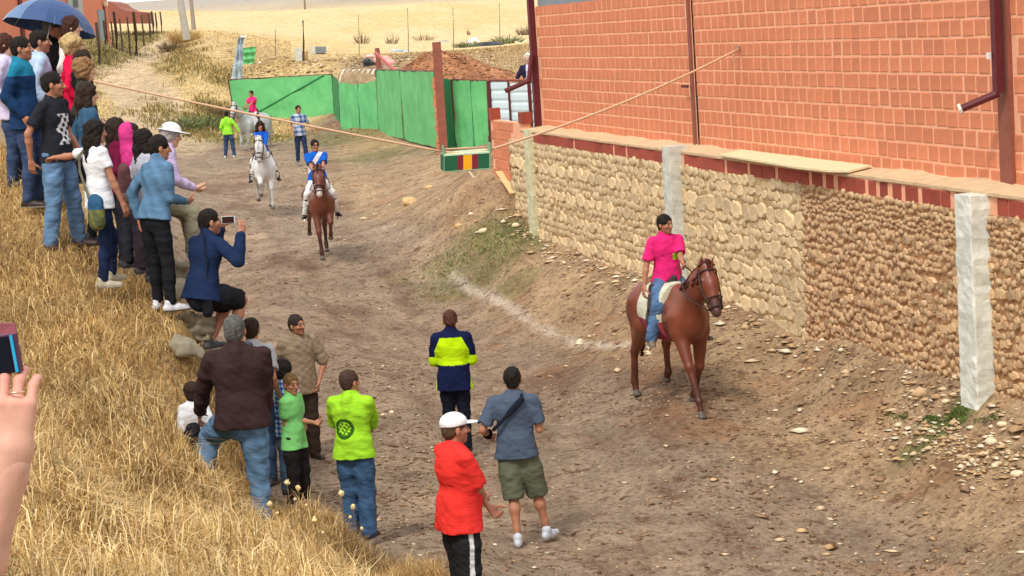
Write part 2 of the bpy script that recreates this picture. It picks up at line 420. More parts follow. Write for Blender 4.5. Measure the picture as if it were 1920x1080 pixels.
    # --- hair
    if hair and hair[0] != 'bald':
        st = hair[0]; S = SDF(); th_ = dict(short=.007, buzz=.003, medium=.018, curly=.032, long=.014, curlylong=.03, pony=.010)[st]
        S.ell(hp(0, -.016, .036), r_(.078+th_, .097+th_, .093+th_), .02, hrot)
        if st in ('short', 'buzz'): S.ell(hp(0, -.05, -.02), r_(.066, .058, .060), .02*s, hrot)
        if st in ('medium', 'curly'): S.ell(hp(0, -.045, -.03), r_(.082+th_*.3, .070, .075), .03*s, hrot)
        if st in ('long', 'curlylong'):
            wd = 1.0 if st == 'long' else 1.35
            bkp = neck-fwd*.075*s-up*.13*s*hair[2] if len(hair) > 2 else neck-fwd*.075*s-up*.13*s
            S.chain([hp(0, -.045, .02), hp(0, -.070, -.09), bkp], [.078*s*hs*wd, .070*s*wd, .040*s*wd], .03)
            for q in (-1, 1): S.chain([hp(q*.066, -.02, .03), hp(q*.078, -.02, -.10), neck+side*q*.085*s-up*.06*s-fwd*.02*s], [.034*s*wd, .036*s*wd, .022*s], .03)
        if st == 'pony': S.chain([hp(0, -.10, .04), hp(0, -.15, -.02), hp(0, -.13, -.12)], [.03*s, .034*s, .015*s], .02)
        # the face stays clear
        S.ell(hp(0, .120, -.006), r_(.070, .070, .096), .010*s, hrot, sub=True)
        if st in ('short', 'buzz', 'pony'):
            S.ell(hp(.085, .025, -.055), r_(.035, .055, .075), .012*s, hrot, sub=True); S.ell(hp(-.085, .025, -.055), r_(.035, .055, .075), .012*s, hrot, sub=True)
            S.ell(hp(0, -.06, -.145), r_(.12, .1, .070), .01*s, hrot, sub=True)
        amp = dict(short=.005, buzz=.002, medium=.008, curly=.020, long=.008, curlylong=.018, pony=.005)[st]
        S.noise(wrinkle(amp*s, 60 if 'curl' in st else 75, seed+5, (0, 0, -.7)))
        meshed('hair', S, hh*1.15, HAIR, root, hair[1], 0)
    # --- top
    if top:
        T = SDF(); inf = top.get('loose', .014); kd = top['kind']; sl = top.get('sleeve', .5)
        for Sx, E, W in ((SL, EL, WL), (SR, ER, WR)):
            si = inf*(1.0 if sl < 1 else .75)
            if sl <= 1:
                e = Sx+(E-Sx)*sl; T.chain([Sx, Sx+(e-Sx)*.5, e, e+(E-Sx)*.12], [.040*s*w+si, .043*s*w+si*.9, .044*s*w+si*1.0, .046*s*w+si*1.1], .02)
            else:
                T.chain([Sx, Sx+(E-Sx)*.5, E, E+(W-E)*.5, W-(W-E)*.06], [.041*s*w+si, .043*s*w+si, .040*s+si, .038*s+si, .031*s+si*.8], .02)
        if sl <= 1:
            for Sx, E in ((SL, EL), (SR, ER)):
                d = nrm(E-Sx); e = Sx+(E-Sx)*(sl+.02)
                T.cone(e+d*.078*s, e+d*.079*s, .076*s, .076*s, .004, sub=True)
        torso(T, inf, belly)
        hem = top.get('hem', .06)
        for q in (-1, 1):
            T.cone(pel+up*.10*s+hside*q*.03*s+fwd*belly*.04, pel-up*(hem+.03)*s+hside*q*.062*s, .122*s*w**.7+inf, (.130*s*w**.7+inf*1.15), .04, (fwd, .95+belly*.4))
        if top.get('hood'):
            T.chain([neck-side*.075*s-fwd*.01, neck-fwd*.075*s-up*.0*s, neck+side*.075*s-fwd*.01], [.032*s, .046*s, .032*s], .02)
            T.cone(neck-fwd*.085*s+up*.0*s, neck-fwd*.11*s-up*.10*s, .05*s, .035*s, .03)
        if top.get('hood_up'):
            T.ell(hp(0, -.035, .02), r_(.105, .110, .125), .03*s, hrot); T.cone(hp(0, -.05, -.06), neck-fwd*.03, .09*s, .09*s, .04)
            T.ell(hp(0, .11, -.01), r_(.070, .085, .09), .01*s, hrot, sub=True)
        if kd in ('polo', 'shirt', 'jacket', 'hoodie'):
            T.cone(neck+up*.02*s-fwd*.01, neck+up*(.052 if kd == 'jacket' else .042)*s-fwd*.012, .068*s, .066*s, .012)
        # openings: neck, waist and the cuffs are cut flat
        T.cone(neck+up*.055*s+fwd*.012, neck+up*.20*s+fwd*.02, .052*s, .09*s, .006, sub=True)
        T.plane(pel-up*hem*s, -up) if top.get('cuthem', True) else None
        T.noise(wrinkle(top.get('fold', .006)*s, 30, seed, (.5, 0, .5)))
        T.noise(wrinkle(top.get('fold', .006)*.5*s, 55, seed+1, (.4, 0, .6)))
        c = top['col']; colf = (lambda V: c(V, J)) if callable(c) else c
        meshed({'polo': 'polo_shirt', 'tee': 'tee_shirt'}.get(kd, kd), T, hb*.85, FABRIC, root, colf)
    # --- trousers
    if legs:
        T = SDF(); inf = legs.get('loose', .012); ln = legs.get('len', 1.0)
        T.cone(pel-up*.02*s, pel+up*(.10 if not top else .02)*s, .136*s*w**.7+inf*.5, .124*s*w**.7+inf*.2, .04, (fwd, .76))
        for Hj, K, A in ((HLj, KL, AL), (HRj, KR, AR)):
            d = A-K; i2 = inf*legs.get('flare', 1)
            if ln >= .95:
                T.chain([Hj, Hj+(K-Hj)*.5, K, K+d*.4, K+d*.93], [.088*s*w**.5+inf*.8, .076*s+inf, .058*s+inf, .054*s+i2, .046*s+i2*1.3], .03)
            else:
                e = Hj+(K-Hj)*min(1, ln*2) if ln <= .5 else K+d*(ln-.5)*2
                T.chain([Hj, Hj+(e-Hj)*.5, e], [.088*s*w**.5+inf*.5, .086*s+inf, .078*s+inf], .03)
                dd = nrm(e-Hj); T.cone(e+dd*.115*s, e+dd*.116*s, .115*s, .115*s, .004, sub=True)
        T.noise(wrinkle(legs.get('fold', .005)*s, 38, seed+9, (0, 0, 1.2)))
        T.noise(wrinkle(legs.get('fold', .005)*.5*s, 80, seed+3, (0, 0, 1.5)))
        c = legs['col']; colf = (lambda V: c(V, J)) if callable(c) else c
        meshed('shorts' if ln < .7 else 'trousers', T, hb*.85, FABRIC, root, colf)
    # --- shoes
    if shoes:
        for A, K, yaw, pit, q in ((AL, KL, yawL, pitL, -1), (AR, KR, yawR, pitR, 1)):
            S = SDF(); f2 = _v((-math.sin(yaw), math.cos(yaw), 0)); sd = _v((math.cos(yaw), math.sin(yaw), 0))
            u2 = nrm(_v((0, 0, 1))+f2*(-pit)*.0); fd = nrm(f2+_v((0, 0, pit))); u2 = np.cross(sd, fd)
            g = A-u2*.075*s
            pt = lambda y, z, x=0: g+fd*y*s+u2*z*s+sd*x*s
            S.cone(pt(-.045, .042), pt(.06, .038), .040*s, .044*s, .02, (sd, .9))
            S.cone(pt(.06, .036), pt(.165, .028), .044*s, .034*s, .02, None)
            S.cone(pt(-.01, .05), pt(-.015, .095 if shoe_kind != 'boot' else .20), .042*s, .046*s, .02)
            if shoe_kind == 'boot': S.cone(pt(-.0, .1), K+(A-K)*.25, .05*s, .060*s, .02)
            S.plane(pt(0, .006), -u2)
            sc = np.array(shoes); so = np.array(sole)
            def cf(V, g=g, u2=u2): z = (V-g) @ u2; c = np.tile(sc.astype(np.float32), (len(V), 1)); c[z < .020*s] = so; return c
            meshed('shoe' if shoe_kind != 'boot' else 'boot', S, hb*.75, LEATHER, root, cf)
    # --- headwear
    if hat:
        hk, hcl = hat; S = SDF()
        if hk == 'cap':
            S.ell(hp(0, -.014, .055), r_(.092, .112, .085), .01, hrot); S.plane(hp(0, 0, .040), -(Rh @ _v((0, -.1, 1))))
            S.ell(hp(0, .115, .052), r_(.066, .075, .008), .012, hrot)
            meshed('cap', S, hh*1.05, FABRIC, root, hcl, 1)
        if hk == 'sunhat':
            S.ell(hp(0, -.012, .075), r_(.092, .110, .080), .01, hrot); S.plane(hp(0, 0, .055), -(Rh @ _v((0, -.1, 1))))
            S.ell(hp(0, .02, .060), r_(.145, .19, .010), .015, hrot)
            meshed('sun_hat', S, hh*1.05, FABRIC, root, hcl, 1)
        if hk == 'glasses':
            for q in (-1, 1): S.ell(hp(q*.032, .104, .014), r_(.022, .006, .016), .003, hrot); S.cone(hp(q*.06, .09, .018), hp(q*.082, .0, .012), .0045*s, .0045*s, .003)
            S.cone(hp(-.03, .106, .018), hp(.03, .106, .018), .004*s, .004*s, .003)
            meshed('glasses', S, hh*.7, LEATHER, root, hcl, 0)
    return root, J
# ------------------------------------------------------------------ horses
def horse(label, loc, rz, col, points, mane, legs, H=1.58, lod=1.0, head=(0, 0), face=None, white_nose=False, group=None, sweat=None, tack=True, pad=(.75, .78, .68), cloth=None, tail_s=0, rein=((-.06, .34, 1.72), (.06, .34, 1.72))):
    """local frame: y forward. legs: dict of (upper swing, joint, hoof) positions for fl, fr, hl, hr"""
    s = H/1.58; h = .018*lod
    root = thing('horse', label, 'horse', loc, rz, group)
    S = SDF(); c = lambda x, y, z: _v((x*s, y*s, z*s)); X = _v((1, 0, 0))
    S.cone(c(0, -.42, 1.17), c(0, .32, 1.14), .285*s, .290*s, .08, (X, .82))
    S.ell(c(0, -.05, 1.07), (.245*s, .45*s, .27*s), .08)
    S.ell(c(0, -.62, 1.26), (.245*s, .32*s, .25*s), .10)
    S.ell(c(0, -.78, 1.16), (.215*s, .20*s, .24*s), .08)
    S.ell(c(0, .52, 1.14), (.195*s, .24*s, .29*s), .09)
    S.ell(c(0, .30, 1.40), (.11*s, .32*s, .14*s), .10)
    hx, hz = head
    poll = c(hx*.75, 1.10, 1.86+hz*.7); neckm = c(hx*.30, .86, 1.60+hz*.3)
    S.cone(c(0, .50, 1.24), neckm, .235*s, .160*s, .10, (X, .60)); S.cone(neckm, poll, .165*s, .105*s, .08, (X, .66))
    muz = c(hx*1.05, 1.38, 1.42+hz)
    d = nrm(muz-poll); hs_ = nrm(np.cross(d, [0, 0, 1])); hu = np.cross(hs_, d)
    pt = lambda a, b, u=0: poll+(d*a+hs_*b+hu*u)*s*1.10
    S.cone(pt(.0, 0), pt(.20, 0, -.01), .116*s, .116*s, .05, (hs_, .80))
    S.ell(pt(.17, 0, -.055), (.082*s, .12*s, .11*s), .05)
    S.cone(pt(.20, 0, .005), pt(.47, 0, -.01), .104*s, .068*s, .04, (hs_, .82))
    S.ell(pt(.50, 0, -.015), (.064*s, .068*s, .068*s), .03)
    for q in (-1, 1):
        S.cone(pt(-.03, q*.055, .05), pt(-.075, q*.075, .185), .032*s, .010*s, .02, (d, .6))
        S.ell(pt(.15, q*.088, .035), (.022*s, .022*s, .022*s), .02)
        S.ell(pt(.52, q*.040, .03), (.012*s, .012*s, .012*s), .006, sub=True)
    hoofs = []
    for key, q in (('fl', -1), ('fr', 1)):
        (k, f, g) = [_v((q*.13*s, y*s, z*s)) + _v((dx*s, 0, 0)) for (y, z, dx) in legs[key]]
        el = c(q*.135, .50, 1.0)
        S.cone(c(q*.12, .46, 1.15), el, .155*s, .115*s, .07); S.cone(el, k, .098*s, .056*s, .05)
        S.ell(k, (.056*s, .060*s, .062*s), .02); S.cone(k, f, .044*s, .036*s, .03); S.ell(f, (.046*s,)*3, .02)
        S.cone(f, g+(f-g)*.4, .040*s, .042*s, .02); hoofs.append((f, g))
    for key, q in (('hl', -1), ('hr', 1)):
        (hk, f, g) = [_v((q*.14*s, y*s, z*s)) + _v((dx*s, 0, 0)) for (y, z, dx) in legs[key]]
        st = _v((q*.155*s, (-.50+.25*(legs[key][0][0]+.84))*s, .97*s))
        S.cone(c(q*.13, -.66, 1.22), st, .185*s, .135*s, .08); S.cone(c(q*.13, -.80, 1.1), (st+hk)/2+_v((0, -.03, .05)), .15*s, .09*s, .08)
        S.cone(st, hk, .120*s, .058*s, .06); S.ell(hk, (.052*s, .064*s, .064*s), .02); S.cone(hk+_v((0, -.01, 0)), f, .046*s, .038*s, .03)
        S.ell(f, (.046*s,)*3, .02); S.cone(f, g+(f-g)*.4, .040*s, .042*s, .02); hoofs.append((f, g))
    S.noise(wrinkle(.006, 14, 3))
    base, pnt = np.array(col, np.float32), np.array(points, np.float32)
    def cf(V):
        C = np.tile(base, (len(V), 1)); z = V[:, 2]/s
        t = np.clip((.62-z)/.25, 0, 1)[:, None]; t = t*(V[:, 2]/s < .9)[:, None]; C = C*(1-t)+pnt*t
        L = (V-poll)/s; a = L @ d; b = np.abs(L @ hs_)
        m = (a > .42) & (a < .62) & (np.linalg.norm(L-np.outer(a, d), axis=1) < .14); C[m] = pnt*.8+.02
        if white_nose: mm = m & (a > .46); C[mm] = (.62, .56, .52)
        if face is not None: m2 = (a > .02) & (a < .50) & (b < .032) & ((L @ hu) > 0); C[m2] = face
        for q in (-1, 1): e = np.linalg.norm(V-pt(.15, q*.098, .035), axis=1) < .022*s; C[e] = (.01, .008, .008)
        if sweat is not None:
            n1 = np.sin(V[:, 0]*9+2*np.sin(V[:, 1]*6))+np.sin(V[:, 2]*8+V[:, 1]*7); C *= (1+.12*n1[:, None]*sweat)
        return C
    meshed('body', S, h, COAT, root, cf, 2)
    for f, g in hoofs:
        Hs = SDF(); dd = nrm(g-f); tz = _v((0, .03*s, 0))
        Hs.cone(g-dd*.07*s, g+tz*.6-dd*.018*s, .040*s, .056*s, .01); Hs.plane(g, dd if dd[2] < -.75 else dd)
        meshed('hoof', Hs, h*.7, LEATHER, root, (.10, .08, .065))
    M = SDF()
    for i in range(34):
        t = i/33; p = c(hx*.02, .36, 1.50)*(1-t)+(poll+hu*.085*s)*t; p = p+_v((0, 0, .055*s*math.sin(t*3.0)))
        e = p+_v(((.095+.03*math.sin(i*3))*s, -.03*s+.02*math.sin(i*5), -(.17+.04*math.sin(i*2))*s)); M.cone(p, e, .026*s, .012*s, .010)
    M.cone(pt(-.04, 0, .10), pt(.14, .01, .10), .034*s, .012*s, .02)
    M.noise(wrinkle(.012, 70, 4, (0, 0, -.6)))
    meshed('mane', M, h*.75, HAIR, root, mane, 0)
    M = SDF(); M.chain([c(0, -.96, 1.30), c(tail_s*.3, -1.07, 1.12), c(tail_s*.7, -1.10, .80), c(tail_s, -1.06, .50)], [.045*s, .070*s, .075*s, .025*s], .03)
    M.noise(wrinkle(.018, 60, 6, (0, 0, -.8))); meshed('tail', M, h*.85, HAIR, root, mane, 0)
    if tack:
        T = SDF(); T.cone(c(0, -.36, 1.18), c(0, .20, 1.16), .312*s, .318*s, .03, (X, .94)); T.ell(c(0, -.08, 1.08), (.308*s, .46*s, .31*s), .04)
        T.cone(c(0, -.34, 1.28), c(0, .19, 1.30), .255*s, .26*s, .03, (X, .95))
        T.plane(c(0, 0, (cloth and .86) or 1.08), (0, 0, -1)); T.plane(c(0, .22, 0), (0, 1, 0)); T.plane(c(0, -.46, 0), (0, -1, 0))
        pc = np.array(pad, np.float32); cl = np.array(cloth if cloth else pad, np.float32)
        def pf(V): C = np.tile(pc, (len(V), 1)); C[V[:, 2] < 1.10*s] = cl; return C
        meshed('saddle_cloth', T, h*.8, FABRIC, root, pf)
        T = SDF(); T.cone(c(0, -.26, 1.53), c(0, .06, 1.50), .085*s, .09*s, .04); T.cone(c(0, -.30, 1.58), c(0, -.31, 1.60), .10*s, .09*s, .04, (_v((0, 1, 0)), .4))
        T.cone(c(0, .10, 1.55), c(0, .12, 1.60), .05*s, .035*s, .03)
        for q in (-1, 1): T.cone(c(q*.22, -.06, 1.42), c(q*.31, .0, 1.10), .12*s, .11*s, .03, (X, .22))
        meshed('saddle', T, h*.7, LEATHER, root, (.035, .028, .028))
        m = MB(); lp = lambda a, b, u: tuple(pt(a, b, u)); r = .011*s
        for a, w_, u0_, u1_ in ((.06, .100, .105, -.09), (.36, .088, .088, -.085), (.46, .070, .070, -.07)):
            ring = [lp(a, w_*math.cos(t)*1.02, (u0_+u1_)/2+(u0_-u1_)/2*math.sin(t)*1.06) for t in [i*math.pi/8 for i in range(17)]]
            m.tube(ring, r, 5, False)
        for q in (-1, 1): m.tube([lp(.02, q*.095, .03), lp(.2, q*.105, -.01), lp(.36, q*.088, 0), lp(.47, q*.07, -.015)], r, 5)
        m.tube([lp(-.01, .095, .04), lp(-.03, .02, .115), lp(-.01, -.095, .04)], r, 5)
        m.build('bridle', STRAP, root, True)
        m = MB()
        for q in (-1, 1): m.tube([lp(.47, q*.075, -.03), c(q*.20+hx*.5, .98, 1.46), c(q*.15, .70, 1.60), c(*rein[(q+1)//2])], .009*s, 5)
        m.build('reins', STRAP, root, True)
        for q in (-1, 1):
            m = MB(); m.tube([c(q*.31, .0, 1.25), c(q*.335, .03, .86)], .010*s, 5); m.build('stirrup_strap', STRAP, root)
            m = MB(); rr = [c(q*.335, .03+.055*math.sin(t), .80-.065*math.cos(t)*-1) for t in [i*math.pi/5 for i in range(11)]]; m.tube(rr, .008*s, 5, False); m.build('stirrup', STEEL, root)
    return root
STRAP = mat('strap_leather', (.05, .025, .018), .5)
STEEL = mat('steel', (.5, .5, .5), .35, metal=1)
# ------------------------------------------------------------------ terrain
def xw(Y): return .38+(40.2-Y)*.239                 # road-side face of the retaining wall
def hz(px): return 113-.0657*px
def cp(px, py, z=None, Y=None):                     # survey point: pixel with known height or distance
    if Y is None: p = at_z(px, py, z)
    else: p = at_y(px, py, Y)
    return (p.x, p.y, p.z)
CP = []
for x, y, z in ((980, 1035, .03), (1200, 1060, 0), (845, 848, 0), (1270, 765, .28), (590, 475, .6), (510, 405, .8), (555, 305, 1.33),
                (700, 300, 1.3), (850, 340, 1.5), (800, 430, .95), (950, 450, .95), (660, 410, .68), (900, 520, .32), (1100, 600, .28),
                (1150, 500, .85), (1700, 800, .38), (1900, 900, .33), (1500, 700, .48), (1900, 1060, .1), (420, 292, 1.45), (500, 262, 1.55),
                (440, 240, 1.75), (600, 240, 1.7), (700, 262, 1.55), (825, 283, 1.6), (870, 283, 1.6), (915, 300, 1.75), (700, 520, .3), (750, 700, .05),
                (1050, 800, .02), (1400, 900, .08), (600, 620, .1), (500, 560, .3), (330, 290, 1.5), (400, 335, 1.15), (640, 330, 1.15), (760, 380, 1.05)):
    CP.append(cp(x, y, z=z))
for Y in (20.3, 22.5, 25, 28, 31, 34, 37, 39): CP.append((xw(Y)-.05, Y, .87 if Y < 36 else .95))
CP += [(xw(40.6)-.05, 40.6, 1.25), (xw(42)-.1, 42, 1.85), (xw(43)-.3, 43, 2.0)]
# left bank: crest and foot
for Y in (17.0, 19, 21, 24, 28, 34, 40):
    xt = (-3.05-.2*(Y-19)) if Y >= 19 else -3.1; CP += [(xt, Y, 2.3 if Y > 18 else 1.9), (xt-.8, Y, 2.62), (xt+.62, Y, .45 if Y < 25 else .35), (xt+1.5, Y, .15 if Y < 34 else .4)]
for p in ((-4.8, 20.3, 3.1), (-4.0, 19.3, 2.85), (-3.5, 19.2, 2.55), (-4.3, 20.5, 3.05), (-4.6, 21.4, 3.35), (-4.9, 22.2, 3.7), (-5.6, 22.2, 3.75), (-5.5, 24, 3.7), (-8, 30, 3.5), (-11, 40, 3.3), (-16, 60, 3.5), (-12.5, 55, 2.6), (-22, 85, 4.8),
          (-2.05, 16, 1.08), (-2.6, 16.2, 1.40), (-1.4, 18.8, .27), (-.45, 15.7, .33), (-.2, 14, .45), (-1.5, 15.5, .85), (-.7, 16.8, .5), (-2.6, 13, 1.6+.2), (-1.2, 13.3, 1.35),
          (-2.15, 19.8, .5), (-1.7, 17.4, .6), (-1.9, 15, 1.25), (-1.6, 16.6, .55), (-2.05, 17.0, .75), (1.5, 13, .2), (4, 14, .05), (-2.25, 10, 2.45), (-2.0, 12, 2.1), (-2.7, 12, 2.5), (-3, 15, 2.66), (-3.2, 15.4, 2.3),
          (-2.1, 18.2, .75), (-2.72, 17.7, .8), (-3.5, 17, 2.7), (-5, 16, 3.0), (-6, 12, 3.1), (0, 8, 2.2), (0, 4, 3.1), (-3, 6, 3.1), (3, 6, 1.8), (3, 3, 2.9), (7, 8, .3), (-1.0, 8, 2.55), (6, 14, 0), (-9, 20, 3.3), (-14, 30, 3.9), (-20, 45, 4.4)): CP.append(p)
# far ground
for x, y, Y in ((560, 112, 112), (600, 142, 93), (700, 125, 95), (900, 140, 88), (980, 130, 90), (700, 90, 130), (900, 88, 130), (700, 50, 200), (900, 40, 200), (500, 60, 160),
                (400, 42, 320), (600, 22, 320), (800, 10, 320), (1000, 0, 320), (250, 62, 136), (195, 74, 105), (300, 50, 165), (235, 100, 104), (200, 130, 101),
                (345, 62, 125), (400, 85, 115), (360, 125, 96), (430, 150, 93), (400, 200, 85), (340, 215, 80), (372, 245, 76), (300, 200, 84), (250, 155, 97), (195, 180, 88),
                (230, 120, 106), (300, 88, 122), (150, 60, 120), (50, 80, 110), (430, 110, 108), (480, 100, 112), (520, 130, 100), (250, 30, 300), (100, 30, 300), (1400, 40, 200), (1900, -10, 200), (1900, -60, 400), (1400, 20, 110), (1700, 30, 100)):
    CP.append(cp(x, y, Y=Y))
for X in (-160, -60, 0, 60, 160): CP.append((X, 520, 8)); CP.append((X*2, 900, 26)); CP.append((X*3, 1500, 36))
CP += [(-60, 100, 5.5), (60, 60, 3.2), (12, 46, 2.8), (2, 52, 2.5), (5, 60, 2.5), (8, 75, 2.8), (1.5, 46, 2.5), (9, 60, 2.6), (-2.5, 70, 2.1), (-3, 80, 2.7), (-7, 92, 2.7), (-10, 93, 2.4)]
CP = np.array(CP)
def uv(X, Y):
    Y = np.maximum(Y, 2.0); return np.stack([np.asarray(X)/Y*9, np.log(Y)*3.2], -1)
_P = uv(CP[:, 0], CP[:, 1]); _n = len(_P)
def _phi(r2): return np.where(r2 > 1e-12, .5*r2*np.log(np.maximum(r2, 1e-12)), 0)
_K = _phi(((_P[:, None]-_P[None])**2).sum(-1))+np.eye(_n)*2e-3
_A = np.zeros((_n+3, _n+3)); _A[:_n, :_n] = _K; _A[:_n, _n] = 1; _A[:_n, _n+1:] = _P; _A[_n:, :_n] = _A[:_n, _n:].T
_W = np.linalg.solve(_A, np.concatenate([CP[:, 2], [0, 0, 0]]))
def snoise(X, Y, f, seed=0, oct=4):
    r = np.random.default_rng(seed); o = 0; a = 1; t = 0
    for k in range(oct):
        n = 0
        for _ in range(6):
            th = r.uniform(0, 6.28); ph = r.uniform(0, 6.28); ff = f*r.uniform(.6, 1.5)
            n = n+np.sin(ff*(X*math.cos(th)+Y*math.sin(th))+ph+1.7*np.sin(ff*.5*(X*math.sin(th*2)+Y*math.cos(th*3))+ph))
        o = o+a*n/3; t += a; a *= .55; f *= 2.1
    return o/t
def sst(a, b, x): t = np.clip((x-a)/(b-a), 0, 1); return t*t*(3-2*t)
def terrain_z(X, Y, detail=True):
    X = np.asarray(X, float); Y = np.asarray(Y, float); shp = X.shape; x, y = X.ravel(), Y.ravel()
    Q = uv(x, y); z = np.empty(len(x))
    for i in range(0, len(x), 20000):
        q = Q[i:i+20000]; z[i:i+20000] = _phi(((q[:, None]-_P[None])**2).sum(-1)) @ _W[:_n]+_W[_n]+q @ _W[_n+1:]
    # the yard and the house stand on made ground behind the retaining wall
    d = x-(xw(y)+.22); beh = np.clip(d/.1, 0, 1)*(1-sst(42.2, 46.5, y)); z = z*(1-beh)+(2.72)*beh*1.0
    if detail:
        near = 1-sst(60, 120, y)
        z = z+.022*snoise(x, y, 2.2, 3)*(.35+.65*near)+.015*snoise(x, y, 9, 4, 3)*near
        rx_ = x+(y-20)*.215+.12*snoise(x*.3, y, .5, 15, 2); z = z-.035*near*(np.exp(-((rx_-.35)/.13)**2)+np.exp(-((rx_-1.85)/.13)**2))*sst(12, 14, y)
        # ruts and hoof churn
        z = z-.03*sst(.55, .9, snoise(x*1.0+y*.25, y*.22, 2.6, 11, 3)*.5+.5)*near
        # earth mound in the yard
        mx, my = at_y(815, 100, 76).x, 76.0
        m_ = np.exp(-((x-mx)/2.1)**2-((y-my)/3.0)**2); m2 = np.exp(-((x-mx+1.5)/1.6)**2-((y-my+1)/2.6)**2); m3 = np.exp(-((x-mx-2.8)/2.2)**2-((y-my)/2.6)**2)
        z = z+(1.45*m_+.45*m2+.4*m3)*(1+.10*snoise(x, y, 3.2, 8, 3))
    return z.reshape(shp)
def tz(x, y): return float(terrain_z(np.array([x]), np.array([y]))[0])
def on_ground(px, py, y0=8, y1=200):
    """where the line of sight through this point of the picture meets the ground"""
    Ys = np.geomspace(y0, y1, 900); d = ray(px, py); t = Ys/d.y; X = t*d.x; Z = CAM_H+t*d.z
    g = terrain_z(X, Ys); i = np.argmax(Z < g) if (Z < g).any() else len(Ys)-1
    return Vector((X[i], Ys[i], g[i]))
def stand(px, py, H, y0=10, y1=120):
    """foot point of somebody of height H whose crown is seen at px, py"""
    Ys = np.geomspace(y0, y1, 1500); d = ray(px, py); t = Ys/d.y; X = t*d.x; Z = CAM_H+t*d.z
    g = terrain_z(X, Ys); i = np.argmax(Z < g+H)
    return Vector((X[i], Ys[i], g[i]))

us = np.concatenate([np.linspace(-1.6, -.34, 30)[:-1], np.linspace(-.34, .34, 470), np.linspace(.34, 1.6, 30)[1:]])
ys = np.concatenate([np.linspace(1.0, 8, 12)[:-1], np.geomspace(8, 95, 480)[:-1], np.geomspace(95, 5500, 120)])
UU, YY = np.meshgrid(us, ys, indexing='xy'); XX = UU*YY
# straight columns near the wall would alias: fine enough at this density
ZZ = terrain_z(XX, YY)
nr, nc = XX.shape
ID = np.arange(nr*nc).reshape(nr, nc)
Qt = np.stack([ID[:-1, :-1], ID[:-1, 1:], ID[1:, 1:], ID[1:, :-1]], -1).reshape(-1, 4)
X, Y, Z = XX.ravel(), YY.ravel(), ZZ.ravel()
def mixc(C, c, m): return C*(1-m[:, None])+np.array(c)[None]*m[:, None]
road, dry, field = hexc(148, 128, 107), hexc(176, 148, 98), hexc(222, 196, 146)
C = np.tile(np.array(road), (len(X), 1))
n1, n2, n3 = snoise(X, Y, 1.1, 21), snoise(X, Y, 4.5, 22, 3), snoise(X*1.1, Y*.3, 1.6, 23)
C = mixc(C, hexc(118, 92, 74), .85*sst(.0, .8, n3+.25*n2)*sst(-3.2, -.5, X+(Y-24)*.22))              # churned brown earth
C = mixc(C, hexc(178, 152, 124), .6*sst(.1, .7, -n1+.2*n2)*sst(-1, 3, -(X+(Y-24)*.2)+.8))           # pale trodden dust on the left
right = X-(xw(Y)-3.4)
C = mixc(C, hexc(172, 144, 108), .7*sst(1.0, 2.4, right+.6*n1)*(1-sst(55, 62, Y)))                     # sandy bank under the wall
C = mixc(C, hexc(148, 108, 74), .5*sst(.1, .7, n2)*sst(0, 1.6, right)*(1-sst(55, 62, Y)))
edge = X-(-3.05-.2*(Y-19)+.4)                                                                         # left of this the dry bank
lowb = X-np.interp(Y, [8, 13, 15, 16.8, 18.5, 19.5, 60], [1.2, .6, -.25, -.85, -1.75, -2.3, -60])
bankm = np.maximum(1-sst(-.15, .15, edge), np.where(Y < 19.6, 1-sst(-.12, .12, lowb+.1*n2), 0))*(1-sst(46, 60, Y))
C = mixc(C, dry, bankm)
C = mixc(C, hexc(120, 92, 58), bankm*.6*sst(0, .7, n2))
rx_ = X+(Y-20)*.215+.12*snoise(X*.3, Y, .5, 15, 2); rut = np.exp(-((rx_-.35)/.2)**2)+np.exp(-((rx_-1.85)/.2)**2); C = mixc(C, hexc(116, 92, 74), np.clip(rut*.55*sst(-.5, .4, n2)*(1-sst(55, 62, Y))*(1-bankm), 0, 1))
far = sst(100, 128, Y); C = mixc(C, field, far)
C = mixc(C, hexc(214, 182, 122), far*.6*sst(-.1, .5, snoise(X*.25, Y*.06, 1.0, 31)))
yd = sst(58, 66, Y)*(1-far); C = mixc(C, hexc(176, 146, 104), yd*sst(-6, -4, X+(Y-86)*-.02)*.7)
lh = sst(70, 80, Y)*(1-far)*(1-sst(-8.0, -6.5, X))                                                     # straw slope left of the gates
C = mixc(C, hexc(212, 184, 128), lh*.9); C = mixc(C, hexc(150, 124, 78), lh*.65*sst(.15, .6, snoise(X, Y*.5, .9, 37)))
def roadline(pts, wdt, soft):
    P = [on for on in pts]; D = np.full(len(X), 1e9)
    for (a, b) in zip(P[:-1], P[1:]):
        a, b = np.array(a), np.array(b); ab = b-a; t = np.clip(((X-a[0])*ab[0]+(Y-a[1])*ab[1])/(ab @ ab), 0, 1)
        D = np.minimum(D, np.hypot(X-a[0]-t*ab[0], Y-a[1]-t*ab[1]))
    return 1-sst(wdt-soft, wdt+soft, D)
fr = roadline([(cp(*a)[0], cp(*a)[1]) for a in ((330, 300, 1.5), )]+[(cp(x, y, Y=d)[0], d) for x, y, d in ((290, 215, 82), (240, 160, 96), (225, 128, 104), (262, 105, 114), (300, 90, 124))], 1.5, .5)
C = mixc(C, hexc(198, 174, 138), fr*sst(66, 76, Y)*.95)
C = mixc(C, hexc(168, 148, 116), fr*sst(66, 76, Y)*.4*sst(.1, .6, snoise(X, Y*.2, 2, 41)))
lf = (1-fr)*sst(86, 92, Y)*(1-sst(122, 136, Y))*(1-sst(-2, 2, X+Y*.155)); C = mixc(C, hexc(150, 132, 88), lf*.85)   # olive verge under the fence
mxm = at_y(815, 100, 76).x
